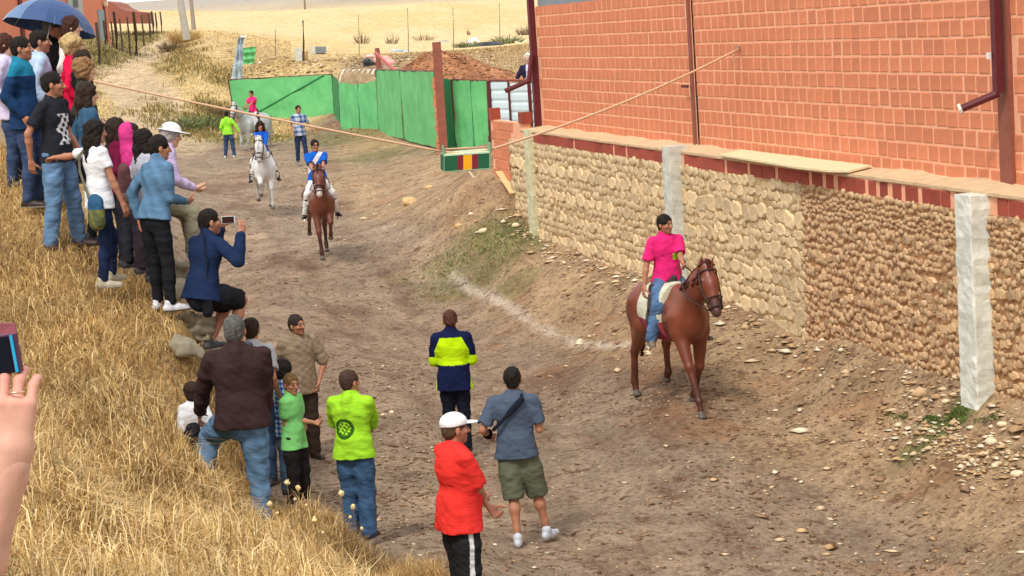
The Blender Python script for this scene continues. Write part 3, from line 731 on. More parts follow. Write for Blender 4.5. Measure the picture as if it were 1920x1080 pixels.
mo = np.exp(-((X-mxm)/3.0)**2-((Y-75)/4.2)**2); C = mixc(C, hexc(178, 124, 88), sst(.18, .42, mo)*.95); C = mixc(C, hexc(140, 92, 62), sst(.2, .4, mo)*.7*sst(0, .6, n2))
dk = sst(78, 84, Y)*(1-sst(96, 108, Y))*sst(.2, 1.5, X-.5); C = mixc(C, hexc(122, 94, 76), dk*.85)
fh = sst(600, 800, Y); C = mixc(C, hexc(176, 166, 152), fh); C = mixc(C, hexc(150, 138, 126), fh*.8*sst(.0, .4, snoise(X*.01, Y*.004, 1.6, 51, 2)))
pl = sst(300, 330, Y)*(1-sst(520, 620, Y)); C = mixc(C, hexc(168, 128, 100), pl*(1-sst(-60, -45, X)))
def green(px, py, z, rx, ry, s=.8):
    global C
    p = cp(px, py, z); m_ = np.exp(-((X-p[0])/rx)**2-((Y-p[1])/ry)**2); C = mixc(C, hexc(92, 104, 52), np.clip(sst(.25, .7, m_+.25*n2)*s, 0, 1))
green(1790, 782, .6, .8, .35); green(500, 262, 1.5, 2.4, 3, .55); green(640, 262, 1.5, 1.6, 3, .5); green(920, 455, .9, 1.6, 1.8, .45); green(970, 520, .5, .5, .8, .4); green(700, 290, 1.4, 1.2, 2, .4)
# washed-out pale runnel along the wheel track
wl_ = roadline([cp(x, y, .3)[:2] for x, y in ((850, 518), (905, 535), (960, 562), (1015, 592), (1080, 622), (1150, 645), (1190, 655))], .07, .12)
C = mixc(C, hexc(206, 192, 176), wl_*sst(-.9, .2, n2)*.78)
wl2 = roadline([cp(x, y, .3)[:2] for x, y in ((560, 480), (640, 470), (720, 470), (800, 495), (860, 520))], .25, .35); C = mixc(C, hexc(186, 166, 144), wl2*.5*sst(-.2, .4, n2))

GM, gn, gl, gp = new_mat('earth')
at = N(gn, 'Attribute'); at.attribute_name = 'Col'; geo = N(gn, 'NewGeometry')
def gnoise(scale, det=6, vec=None, rough=.6):
    z = N(gn, 'TexNoise'); z.inputs['Scale'].default_value = scale; z.inputs['Detail'].default_value = det; z.inputs['Roughness'].default_value = rough
    gl.new(vec or geo.outputs['Position'], z.inputs['Vector']); return z.outputs[0]
def gramp(src, a, b, lo, hi):
    mr = N(gn, 'MapRange'); mr.interpolation_type = 'SMOOTHSTEP'
    for i, v in zip((1, 2, 3, 4), (a, b, lo, hi)): mr.inputs[i].default_value = v
    gl.new(src, mr.inputs[0]); return mr.outputs[0]
def gmix(c, d, fac, typ='MIX'):
    mx = N(gn, 'MixRGB', blend_type=typ)
    if isinstance(fac, float): mx.inputs[0].default_value = fac
    else: gl.new(fac, mx.inputs[0])
    gl.new(c, mx.inputs[1])
    if isinstance(d, tuple): mx.inputs[2].default_value = (*d, 1)
    else: gl.new(d, mx.inputs[2])
    return mx.outputs[0]
mp = N(gn, 'Mapping'); mp.inputs['Rotation'].default_value = (0, 0, R(-14)); mp.inputs['Scale'].default_value = (1, .8, 1); gl.new(geo.outputs['Position'], mp.inputs[0])
c = at.outputs['Color']
c = gmix(c, gramp(gnoise(1.3, 8), .3, .7, .80, 1.20), 1.0, 'MULTIPLY')
c = gmix(c, gramp(gnoise(14, 6, mp.outputs[0], .7), .32, .68, .72, 1.26), 1.0, 'MULTIPLY')
dark = gramp(gnoise(4.5, 9, mp.outputs[0], .78), .52, .61, 0, .78); c = gmix(c, hexc(98, 72, 54), dark)
dark2 = gramp(gnoise(17, 7, mp.outputs[0], .75), .55, .63, 0, .6); c = gmix(c, hexc(98, 70, 52), dark2)
lt = gramp(gnoise(22, 5, mp.outputs[0], .7), .62, .72, 0, .5); c = gmix(c, hexc(214, 190, 160), lt)
gl.new(c, gp.inputs['Base Color']); gp.inputs['Roughness'].default_value = .95; gp.inputs['Specular IOR Level'].default_value = .15
b1 = N(gn, 'Bump'); b1.inputs['Strength'].default_value = .9; b1.inputs['Distance'].default_value = .04; gl.new(gnoise(16, 8, mp.outputs[0], .7), b1.inputs['Height']); gl.new(b1.outputs[0], gp.inputs['Normal'])
link('ground', npmesh('ground', np.stack([X, Y, Z], 1), Qt, True, C), GM)['kind'] = 'structure'
# ground behind the viewer
mb = MB(); z0 = tz(0, 1.2); mb.box((0, -30, z0-.6), (160, 62, 1.0)); mb.build('ground_behind', GM)['kind'] = 'structure'
# ------------------------------------------------------------------ wall frame: s runs along the wall (away from the viewer), n towards the road
WD = Vector((-.239, 1, 0)).normalized(); WN = Vector((-1, -.239, 0)).normalized(); K_ = 1/WD.y
def wp(Y, out=0.0, z=0.0):                          # point of the wall line at depth Y, pushed out towards the road
    return Vector((xw(Y), Y, z))+WN*out
WM = Matrix((( WD.x, WN.x, 0), (WD.y, WN.y, 0), (0, 0, 1))).to_4x4()     # local x along, y out, z up
def wall_obj(name, me, pos, m, parent, rot=None):
    o = link(name, me, m, parent); o.matrix_world = Matrix.Translation(pos) @ WM @ (rot or Matrix.Identity(4)); return o
def Yof(px, py=340): return (.38+40.2*.239)/((px-960+(540-py)*.0657)/F+.239)    # wall depth seen at this column

BRICK = mat('hollow_brick', hexc(212, 132, 96), .85, .10, 6, .35, 60, rnd=.10)
BRICK_DUST = mat('dusty_brick', hexc(196, 146, 112), .9, .0, 3, .4, 40, base2=hexc(206, 178, 146), rnd=.1)
BRICK_D = mat('red_brick', hexc(158, 74, 58), .85, .12, 6, .3, 60, rnd=.16)
MORTAR = mat('pink_mortar', hexc(238, 176, 140), .95, .10, 5, .4, 50)
MORTAR2 = mat('pale_mortar', hexc(208, 180, 142), .95, .12, 4, .5, 30)
CONC = mat('cement', hexc(178, 180, 168), .92, .0, 5, .5, 25, base2=hexc(216, 216, 204))
CONC_Y = mat('lichen_cement', hexc(188, 186, 146), .92, .0, 4, .5, 25, base2=hexc(216, 212, 180))
MAROON = mat('maroon_paint', hexc(96, 36, 42), .5, .10, 8, .1)
RUST = mat('rust_paint', hexc(142, 84, 68), .7, .14, 6, .2, 30)
SHEET = mat('grey_sheet', hexc(128, 140, 146), .5, .1, 4)

# ------------------------------------------------------------------ brick house behind the retaining wall
OFF = -.36                                          # facade set back from the stone face
house = thing('brick_house', 'long orange hollow brick shed on top of the stone retaining wall', 'house', tuple(wp(30, OFF-2, 2.72)))
bpy.context.view_layer.update()
def into(o, par):                                    # keep world place while parenting
    o.parent = par; o.matrix_parent_inverse = par.matrix_world.inverted(); return o
def P(name, me_or_mb, m, par, smooth=False):
    me = mesh(name, me_or_mb.V, me_or_mb.F, smooth) if isinstance(me_or_mb, MB) else me_or_mb
    return into(link(name, me, m), par)
Y0h, Y1h = 17.6, 39.9
s0, s1 = 0, (Y1h-Y0h)*K_
facade = MB(); a = wp(Y0h, OFF, 2.6); b = wp(Y1h, OFF, 2.6); back = -WN*9
facade.prism([a, a-WN*.3, a-WN*.3+Vector((0, 0, 2.735)), a+Vector((0, 0, 2.735))], a, b)
facade = P('wall', facade, MORTAR, house)
w2 = MB(); w2.prism([b-WN*.3, b-WN*9, b-WN*9+Vector((0, 0, 2.735)), b-WN*.3+Vector((0, 0, 2.735))], b-WD*.3, b); P('end_wall', w2, BRICK, house)
def brick_mesh(w, h, d, seed, bev=.006):
    r = random.Random(seed); V = []; x, z = w/2, h/2; j = lambda: r.uniform(-.003, .003)
    o_ = [(-x, -z), (x, -z), (x, z), (-x, z)]; c_ = [(-x+bev+j(), -z+bev+j()), (x-bev+j(), -z+bev+j()), (x-bev+j(), z-bev+j()), (-x+bev+j(), z-bev+j())]
    V = [(p[0], -.02, p[1]) for p in o_]+[(p[0], d-bev, p[1]) for p in o_]+[(p[0], d, p[1]) for p in c_]
    Fc = [(i, 4+i, 4+(i+1) % 4, (i+1) % 4) for i in range(4)]+[(4+i, 8+i, 8+(i+1) % 4, 4+(i+1) % 4) for i in range(4)]+[(8, 11, 10, 9)]
    me = mesh('brick', V, [f[::-1] for f in Fc]); return me
HB = .2; BW = .272
bm_ = [brick_mesh(w-.028, HB-.028, .007, k) for k, w in enumerate((BW, BW, BW, BW*1.75))]
lay = []
r = random.Random(3)
for row in range(12):
    x = r.uniform(0, .2)+.05
    while x < s1-.15:
        k = 3 if r.random() < .03 else r.randrange(3); w = BW*1.75 if k == 3 else BW
        Y = Y0h+(x+w/2)/K_
        if abs(Y-21.15) > .12 and abs(Y-30.92) > .10 and x+w < s1: lay.append((x+w/2, row, k, w))
        x += w+(r.uniform(.0, .012) if r.random() < .8 else .03)
lay.sort(key=lambda t: t[0])
vis = [t for t in lay if Y0h+t[0]/K_ > 20.25]; hid = [t for t in lay if Y0h+t[0]/K_ <= 20.25]
stuffb = MB()
for n_, (x, row, k, w) in enumerate(vis+hid):
    dz = r.uniform(-.004, .004)
    pos = wp(Y0h, OFF, 2.97+HB*(row+.5)+dz)+WD*x
    z_ = HB*(row+.5)+dz
    if n_ < 300: wall_obj('brick', bm_[k], pos+WN*r.uniform(-.002, .003), BRICK if row else BRICK_DUST, None)
    else:
        q = MB(); M3 = WM.to_3x3()
        vv = [pos+M3 @ v.co for v in bm_[k].vertices]; stuffb.add(vv, [tuple(p.vertices) for p in bm_[k].polygons])
for o in [o for o in COL.objects if o.name.split('.')[0] == 'brick' and o.parent is None]:
    o.parent = facade; o.matrix_parent_inverse = facade.matrix_world.inverted()
me = mesh('brickwork', stuffb.V, stuffb.F); 
bk_attr = P('brickwork', me, mat('far_brick', hexc(210, 130, 94), .85, .10, 2.4, .3, 50), house); bk_attr['kind'] = 'stuff'
# upper sheeting, roof
sh = MB(); n_r = 150; L = (Y1h-Y0h)*K_
pa = wp(Y0h, OFF-.06, 5.33); V = []; Fc = []
for i in range(n_r+1):
    o = .03*(i % 2); p = pa+WD*(L*i/n_r)+WN*o; V += [p, p+Vector((0, 0, 1.6))]
for i in range(n_r): Fc.append((2*i, 2*i+2, 2*i+3, 2*i+1))
sh.add(V, Fc); P('metal_sheeting', sh, SHEET, house)
rf = MB(); a = wp(Y0h-.5, .1, 6.9); b = wp(Y1h+.3, .1, 6.9)
rf.prism([a, a-WN*10+Vector((0, 0, 1.2)), a-WN*10+Vector((0, 0, 1.3)), a+Vector((0, 0, .1))], a, b); P('roof', rf, SHEET, house)
def post(Y, w, d, z0, z1, m, name='steel_column', out=0.0):
    q = MB(); q.box(wp(Y, OFF+d/2+out, (z0+z1)/2), (w, d, z1-z0), WM.to_3x3()); return P(name, q, m, house)
post(39.98, .14, .12, 2.3, 7, MAROON); post(30.92, .10, .035, 2.99, 7, RUST); post(21.15, .26, .05, 2.99, 7, RUST)
q = MB(); q.box(wp(30.86-.10, OFF+.012, 4.2), (.02, .02, 3.0), WM.to_3x3()); P('joint_gap', q, mat('dark_gap', (.02, .015, .012), .9), house)
q = MB(); q.box(wp(31.02, OFF+.10, 3.93), (.28, .03, .04), WM.to_3x3()); P('bracket', q, MAROON, house)
# downpipes with kicked-out ends
for (Y, zt, zb, kx, kz, rr) in ((21.10, 7, 3.99, .95, -.22, .060), (39.86, 7, 3.93, .0, 0, .05)):
    q = MB(); top_ = wp(Y, OFF+.13, zt); el_ = wp(Y, OFF+.13, zb)
    if kx: q.box(wp(Y, OFF+.13, (zt+zb)/2), (.10, .08, zt-zb), WM.to_3x3()); q.tube([el_, el_+Vector((-.36, .1, -.14))], [.042, .04], 8)
    else: q.tube([el_+Vector((0, 0, .5)), el_+WN*.1, wp(Y, .35, zb-.16)], [.05, .05, .05], 8)
    P('downpipe', q, MAROON, house)
q = MB(); q.tube([wp(21.10, OFF+.13, 3.99)+Vector((-.36, .1, -.14)), wp(21.10, OFF+.13, 3.99)+Vector((-.39, .108, -.152))], [.058, .058], 8); P('pipe_end', q, mat('pipe_white', (.7, .68, .62)), house)
q = MB(); q.box(wp(21.15, OFF+.2, 4.38), (.05, .03, .07), WM.to_3x3()); P('pipe_clip', q, mat('clip_white', (.8, .8, .76)), house)
# hook for the rope

# ------------------------------------------------------------------ retaining wall: stones, brick course, sloped cement ledge, pillars
def blob_stone(seed, npts=7, depth=.05, irregular=.18):
    """unit stone: outline in x,z within +-.5, domed towards +y"""
    r = random.Random(seed); V = []
    for ring, (sc, y) in enumerate(((1.0, -.03), (.97, depth*.5), (.80, depth))):
        for k in range(npts):
            a = 2*math.pi*(k+.5)/npts; sq = 1/max(abs(math.cos(a)), abs(math.sin(a)))
            rr = .5*(sq*.80+.20)*sc
            rnd_ = 1+r.uniform(-irregular, irregular)*.6 if ring == 0 else 1
            if ring == 0: V.append([rr*math.cos(a)*rnd_, y, rr*math.sin(a)*rnd_])
            else: b0 = V[k]; V.append([b0[0]*sc, y+r.uniform(-.3, .3)*depth*.5, b0[2]*sc])
    Fc = []
    for g in range(2):
        for k in range(npts): Fc.append((g*npts+k, g*npts+(k+1) % npts, (g+1)*npts+(k+1) % npts, (g+1)*npts+k)[::-1])
    Fc.append(tuple(2*npts+k for k in range(npts))[::-1])
    me = mesh('stone', V, Fc, False); return me
ST = [blob_stone(i, random.choice((7, 8, 9, 10)), .07, .42) for i in range(14)]
ST2 = [blob_stone(50+i, random.choice((5, 6, 7, 8)), .16, .4) for i in range(14)]
STONE_A = mat('limestone', hexc(202, 172, 128), .95, .0, 5, .6, 22, base2=hexc(232, 210, 170), rnd=.22)
STONE_B = mat('rubble_stone', hexc(184, 142, 102), .95, .0, 6, .6, 24, base2=hexc(222, 192, 150), rnd=.34)
MORT_A = mat('lime_mortar', hexc(168, 138, 96), .95, .0, 3, .7, 20, base2=hexc(192, 164, 120))
MORT_B = mat('earth_mortar', hexc(158, 112, 76), .95, .0, 3, .8, 16, base2=hexc(184, 142, 98))
def packed(Ya, Yb, ztop, size, seed, flatn, mesh_set, parent, matl, prot, row_h, stuff_name, jit=.3):
    r = random.Random(seed); items = []
    zmin = .45; z = ztop; M3 = WM.to_3x3(); L = (Yb-Ya)*K_
    while z > zmin:
        h = r.uniform(*row_h) * (.75 if z > ztop-.35 else 1.0); x = -.05
        while x < L+.02:
            w = h*r.uniform(*flatn); Y = Ya+(x+w/2)/K_
            if x+w > L+.08: break
            g = terrain_base(Y)
            if z-h/2 > g-.15: items.append((Y, z-h/2+r.uniform(-jit, jit)*h*.35, w*r.uniform(.98, 1.16), h*r.uniform(.95, 1.2), r.randrange(len(mesh_set)), r.uniform(-.16, .16), r.uniform(-.01, .02)))
            x += w*.985
        z -= h*.97
    items.sort(key=lambda t: -(t[2]*t[3])/t[0]**2)
    sb = MB()
    for i, (Y, zz, w, h, k, rot, o_) in enumerate(items):
        pos = wp(Y, o_, zz); gp_s = .97 if prot > .3 else r.uniform(.72, .98)
        Mx = Matrix.Rotation(rot, 4, 'Y') @ Matrix.Diagonal((w*gp_s, prot*min(1.6, max(.7, h/.16)), h*gp_s, 1))
        if i < 300:
            ob = link('stone', mesh_set[k], matl); ob.parent = parent; ob.matrix_parent_inverse = parent.matrix_world.inverted()
            ob.matrix_world = Matrix.Translation(pos) @ WM @ Mx
        else:
            A3 = M3 @ Mx.to_3x3(); sb.add([pos+A3 @ v.co for v in mesh_set[k].vertices], [tuple(p.vertices) for p in mesh_set[k].polygons])
    ob = P(stuff_name, mesh(stuff_name, sb.V, sb.F, True), matl, parent); ob['kind'] = 'stuff'
def terrain_base(Y): return tz(xw(Y)-.12, Y)
Ysplit = Yof(1508, 430)
def core(Ya, Yb, m, par, zt=2.76):
    q = MB(); a = wp(Ya, .010, 0); q.prism([a, a-WN*.5, a-WN*.5+Vector((0, 0, zt)), a+Vector((0, 0, zt))], a, wp(Yb, .010, 0)); return P('mortar', q, m, par)
wall_a = thing('stone_wall', 'coursed yellow limestone retaining wall under the far half of the brick shed', 'stone wall', tuple(wp(34, 0, .7)))
wall_b = thing('stone_wall', 'rougher brown rubble retaining wall with small cobbles behind the whitewashed pillar', 'stone wall', tuple(wp(22, 0, .7)))
bpy.context.view_layer.update()
core(Ysplit, 41.3, MORT_A, wall_a, 2.75); core(17.6, Ysplit-.002, MORT_B, wall_b, 2.75)
packed(Ysplit, 41.2, 2.76, 0, 5, (.9, 2.1), ST, wall_a, STONE_A, .32, (.10, .22), 'small_stones', .5)
packed(19.8, Ysplit, 2.76, 0, 6, (.7, 1.6), ST2, wall_b, STONE_B, .24, (.075, .13), 'small_stones', 1.0)
# brick course (soldiers laid with wide pale joints) and ledge
course = thing('brick_course', 'single dark red brick course capping the stone retaining wall', 'brick course', tuple(wp(30, 0, 2.75)))
bpy.context.view_layer.update()
q = MB(); a = wp(17.6, 0, 2.752); q.prism([a, a-WN*.3, a-WN*.3+Vector((0, 0, .20)), a+Vector((0, 0, .20))], a, wp(40.3, 0, 2.752)); P('mortar_bed', q, MORTAR, course)
x = 0; r = random.Random(9); L = (40.2-19.9)*K_
while x < L:
    near = x < 6
    w = r.choice((.22, .32, .42, .2)) if near else r.choice((.45, .6, .8)); gap = r.uniform(.10, .16) if near and r.random() < .7 else r.uniform(.012, .03) if r.random() < .6 else .12
    Y = 19.9+(x+w/2)/K_
    if not any(abs(Y-c_) < .16 for c_ in (Yof(1855, 380), Yof(1268), Yof(990))):
        me = brick_mesh(w, .17, .012, int(x*100)); o = link('brick', me, BRICK_D); o.parent = course; o.matrix_parent_inverse = course.matrix_world.inverted(); o.matrix_world = Matrix.Translation(wp(Y, .0, 2.752+.098)) @ WM
    x += w+gap
q = MB(); V = []; Fc = []; nn = 90
for i in range(nn+1):
    Y = 17.7+(40.3-17.7)*i/nn; o1 = .022+.008*math.sin(i*1.7)+random.uniform(-.014, .014); hz_ = .02+.012*math.sin(i*.9)+random.uniform(-.01, .01)
    V += [wp(Y, o1, 2.953), wp(Y, o1, 2.985+random.uniform(-.006, .006)), wp(Y, OFF+.03, 3.02+hz_), wp(Y, OFF-.05, 3.04+hz_)]
for i in range(nn): b_ = i*4; Fc += [(b_, b_+1, b_+5, b_+4), (b_+1, b_+2, b_+6, b_+5), (b_+2, b_+3, b_+7, b_+6)]
q.add(V, [f[::-1] for f in Fc]); P('cement_ledge', q, MORTAR2, course)
slab = MB(); ya, yb = Yof(1598), Yof(1360)
poly = [wp(ya, .02, 3.0), wp(ya+.35, .17, 3.0), wp(ya+1.2, .22, 3.0), wp(ya+2.2, .17, 3.0), wp(yb, .08, 3.0), wp(yb, -.3, 3.035), wp(ya+.1, -.3, 3.035)]
slab.prism(poly, (0, 0, 0), (0, 0, .025)); so = slab.build('cement_slab', mat('pale_cement', hexc(226, 208, 166), .9, .06, 4, .3)); tag(so, 'pale cement slab jutting from the ledge below the brick shed wall', 'slab')
def pillar(px, w, prot, z0, z1, m, label, seed, taper=0):
    Y = Yof(px, 560 if px > 1800 else 340); r = random.Random(seed); g = tz(wp(Y, .2).x, wp(Y, .2).y)-.25; nz_ = 34; V = []; n = 16
    for i in range(nz_+1):
        z = g+(z1-g)*i/nz_; t = i/nz_; wob = .006*math.sin(i*.8+seed)+r.uniform(-.006, .006)
        wo = w*(1+taper*(1-t))+wob*1.5; pr = prot*(1+.35*taper*(1-t))
        for (u, o_) in ((-.5, -.1), (-.5, pr*.5), (-.5, pr*.93), (-.46, pr), (-.15, pr), (.15, pr), (.46, pr), (.5, pr*.93), (.5, pr*.5), (.5, -.1)):
            V.append(wp(Y, o_+r.uniform(-.007, .007), z)+WD*(u*wo+r.uniform(-.007, .007)))
    k = 10; Fc = [(i*k+j, i*k+(j+1) % k, (i+1)*k+(j+1) % k, (i+1)*k+j) for i in range(nz_) for j in range(k)]; Fc += [tuple(nz_*k+j for j in range(k))]
    q = MB(); q.add(V, Fc); o = q.build('concrete_pillar', m, None, False); return tag(o, label, 'pillar', 'concrete pillars in the stone wall')
WHITEW = mat('whitewash', hexc(188, 190, 176), .9, .0, 2.5, .6, 14, base2=hexc(240, 242, 230))
pillar(1854, .36, .22, 0, 2.96, WHITEW, 'wide patchy whitewashed concrete pillar in the rubble wall at the right', 1, .10)
pillar(1274, .34, .20, 0, 3.06, CONC, 'grey concrete pillar in the yellow stone wall behind the pink rider', 2, .12)
pillar(1002, .34, .12, 0, 3.02, CONC_Y, 'thin yellowish concrete pillar at the far end of the stone wall', 3, .1)

# ------------------------------------------------------------------ low brick wall carrying on past the shed
low = thing('brick_wall', 'low bare brick wall between the stone wall and the green gates', 'wall', tuple(wp(41.4, 0, 2)))
bpy.context.view_layer.update()
q = MB(); a = wp(40.0, -.01, 1.6); q.prism([a, a-WN*.14, a-WN*.14+Vector((0, 0, 1.5)), a+Vector((0, 0, 1.5))], a, wp(42.75, 0, 1.6)-WN*.01); P('mortar', q, MORTAR, low)
me = brick_mesh(.40, .175, .010, 77)
for row in range(6):
    for i in range(8):
        Y = 40.25+(i+(row % 2)*.5)*.42/K_
        if Y+.2/K_ < 42.8 and not (row < 3 and Y < 40.9): 
            o = link('brick', me, BRICK); o.parent = low; o.matrix_parent_inverse = low.matrix_world.inverted(); o.matrix_world = Matrix.Translation(wp(Y, 0, 3.0-row*.2)) @ WM
for px, w_, h_, Yp in ((930, .22, .24, 42.6), (985, .30, .22, 40.1)):
    q = MB(); q.box(wp(Yp, -.07, 3.1+h_/2+.002), (w_, .2, h_), WM.to_3x3()); P('pier', q, BRICK_D, low)
# pale board leaning at its foot
q = MB(); p0 = at_y(942, 320, 42.0)-WN*-.15; p1 = at_y(956, 362, 41.0)
q.prism([p0+Vector((0, 0, 0)), p0+Vector((.22, 0, 0)), p1+Vector((.12, 0, 0)), p1+Vector((0, 0, 0))], (0, 0, 0), (0, -.03, 0)); o = q.build('board', mat('pale_wood', hexc(214, 186, 132), .8, .1, 10)); tag(o, 'pale wooden board leaning against the foot of the low brick wall', 'board')

# ------------------------------------------------------------------ corrugated fence
cf_ = thing('sheet_fence', 'white corrugated sheet fence with dark red posts beside the shed corner', 'fence', tuple(at_y(960, 230, 44)))
bpy.context.view_layer.update()
WHT = mat('white_sheet', hexc(206, 224, 228), .45, .05, 3, .1); WHT_D = mat('sheet_shadow', hexc(150, 166, 172), .5)
pL, pR = at_y(917, 146, 44.2), at_y(1010, 150, 42.6); zt = 3.86
V = []; Fc = []; k = 0
for (pa_, pb_) in ((pL, pL.lerp(pR, .38)), (pL.lerp(pR, .39), pR)):
    q = MB(); V = []; rows = 6
    for i in range(rows*4+1):
        z = zt-.045*(pa_ != pL)-i*.052; o = (.0, .028, .030, .030)[i % 4] if i % 4 else .0
        for p in (pa_, pb_): V.append(Vector((p.x, p.y-o, z)))
    q.add(V, [(2*i, 2*i+1, 2*i+3, 2*i+2) for i in range(rows*4)]); P('corrugated_sheet', q, WHT, cf_)
for t, w_ in ((-.01, .05), (.385, .04), (.80, .07)):
    p = pL.lerp(pR, t); q = MB(); q.box((p.x, p.y-.07, 3.2), (w_, .05, 1.35)); P('post', q, MAROON, cf_)
q = MB(); q.tube([(pL.x, pL.y-.02, zt+.03), (pR.x, pR.y-.02, zt+.0)], .03, 6); P('rail', q, RUST, cf_)

# ------------------------------------------------------------------ green gates
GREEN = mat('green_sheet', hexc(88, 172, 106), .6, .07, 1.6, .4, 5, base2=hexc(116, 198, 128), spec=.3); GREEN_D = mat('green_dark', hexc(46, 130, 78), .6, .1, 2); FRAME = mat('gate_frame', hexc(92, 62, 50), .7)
def gate(label, corners, seams, frame=True, name='green_gate', topdip=None, matl=GREEN, extra=None):
    """corners: (bottom-left, top-left, top-right, bottom-right) world points"""
    bl, tl, tr, br = [Vector(c) for c in corners]
    g = thing(name, label, 'gate', tuple(bl.lerp(br, .5)), 0, 'green sheet gates of the yard'); bpy.context.view_layer.update()
    n = (br-bl).cross(Vector((0, 0, 1))).normalized(); n = -n if n.y > 0 else n
    cuts = [0]+seams+[1]
    for a, b in zip(cuts[:-1], cuts[1:]):
        q = MB(); m_ = 10; V = []
        for i in range(m_+1):
            t = a+(b-a)*i/m_; t = min(max(t, a+.004), b-.004)
            lo, hi = bl.lerp(br, t), tl.lerp(tr, t)
            if topdip: hi = hi+Vector((0, 0, topdip*math.sin(t*math.pi)))
            for j in range(7): V.append(lo.lerp(hi, j/6)+n*(.018*math.sin(i*1.9+j*.8+a*9)+.012*math.sin(j*1.7+i*.5)))
        Fc = [(i*7+j, (i+1)*7+j, (i+1)*7+j+1, i*7+j+1) for i in range(m_) for j in range(6)]
        q.add(V, Fc); q.add([v-n*.012 for v in V], [f[::-1] for f in Fc]); P('sheet_panel', q, matl, g, True)
    if frame:
        for name_, p, r_, w in (('bottom_rail', bl, br, .035), ('top_rail', tl, tr, .035), ('post', bl, tl, .045), ('post', br, tr, .045)):
            q = MB(); q.tube([p-n*.03, r_-n*.03], w, 4); P(name_, q, FRAME, g)
    for t in seams:
        q = MB(); q.tube([bl.lerp(br, t)+n*.012, tl.lerp(tr, t)+n*.012], .012, 4); P('seam', q, GREEN_D, g)
    if extra: extra(g, bl, tl, tr, br, n)
    return g
def brace(g, bl, tl, tr, br, n):
    q = MB(); q.tube([bl.lerp(br, .08)+n*.03+Vector((0, 0, .05)), tl.lerp(tr, .93)+n*.03], .03, 4); P('diagonal_brace', q, GREEN_D, g)
A = at_y
gate('long low green gate of stretched sheet with a diagonal brace behind the plaid man', (A(442, 228, 86), A(428, 150, 86), A(622, 140, 84), A(628, 228, 84)), [], extra=brace)
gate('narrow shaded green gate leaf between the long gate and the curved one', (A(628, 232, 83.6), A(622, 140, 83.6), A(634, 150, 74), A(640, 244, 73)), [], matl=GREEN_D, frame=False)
gate('light green hanging sheet fence with rounded posts above it', (A(640, 244, 73), A(634, 153, 73), A(706, 150, 70.5), A(710, 258, 70.5)), [.52], frame=False, topdip=-.12)
gate('tall green double gate beside the brown steel post', (A(711, 250, 70.5), A(704, 131, 70.5), A(814, 135, 58.7), A(824, 279, 58.7)), [.46])
gate('green gate leaf right of the brown steel post', (A(856, 276, 58.5), A(846, 150, 58.5), A(912, 152, 58), A(918, 280, 58)), [.55])
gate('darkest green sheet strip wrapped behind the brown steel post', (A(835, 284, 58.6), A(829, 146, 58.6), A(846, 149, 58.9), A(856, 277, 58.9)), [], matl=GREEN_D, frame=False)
q = MB(); p = A(834, 288, 57.8); q.box((p.x-.02, p.y, (A(832, 78, 57.8).z+p.z)/2), (.24, .24, A(832, 78, 57.8).z-p.z)); pst = q.build('steel_post', RUST); tag(pst, 'tall brown square steel post between the green gates', 'post')
q = MB(); t_ = A(832, 78, 57.8); q.box((t_.x-.02, t_.y, t_.z+.02), (.30, .30, .05)); o = q.build('cap_plate', CONC); P0 = pst; into(o, pst)
# rubble pier beside it
pr = MB(); random.seed(4); p = A(827, 290, 58.2)
for i in range(13): pr.box((p.x-.02+random.uniform(-.02, .02), p.y+.1, p.z+.08+i*.17), (.17, .16, .15), None, .012)
o = pr.build('brick_pier', BRICK); tag(o, 'slim crumbling brick pier on the left of the steel post', 'pier')
# curved hoops piled on the hanging sheet
hp_ = thing('hoop_pile', 'pile of pale curved roof tiles and straw on top of the hanging green sheet', 'pile', tuple(A(665, 150, 72.6))); bpy.context.view_layer.update()
HOOP = mat('hoop_pale', hexc(212, 200, 176), .8, .1, 6); STRAW = mat('straw_pile', hexc(150, 128, 96), .95, .3, 4, .8, 12)
q = MB(); V = []; nA, nB = 16, 8
for i in range(nA+1):
    for j in range(nB+1):
        t = i/nA; u = j/nB; c0 = A(632+78*t, 153-2*t, 73.2-2*t); rr_ = (.42+.06*math.sin(i*2))*(.35+.65*math.sin(math.pi*min(1, max(0, .12+t*.95)))**.5)
        V.append(c0+Vector((random.uniform(-.03, .03), .15+1.0*u, rr_*math.sin(math.pi*u)*1.0-.08+random.uniform(-.03, .03))))
q.add(V, [(i*(nB+1)+j, (i+1)*(nB+1)+j, (i+1)*(nB+1)+j+1, i*(nB+1)+j+1) for i in range(nA) for j in range(nB)]); P('straw_heap', q, STRAW, hp_, True)
for i in range(8):
    c0 = A(636+9.5*i, 153, 73.2-.22*i); q = MB()
    q.tube([c0+Vector((.10*(k/6)*2, .12+.5*k/6, .46*math.sin(math.pi*.5*k/6)-.06)) for k in range(7)], [.035, .045, .05, .05, .045, .04, .03], 6); P('curved_tile', q, HOOP, hp_, True)
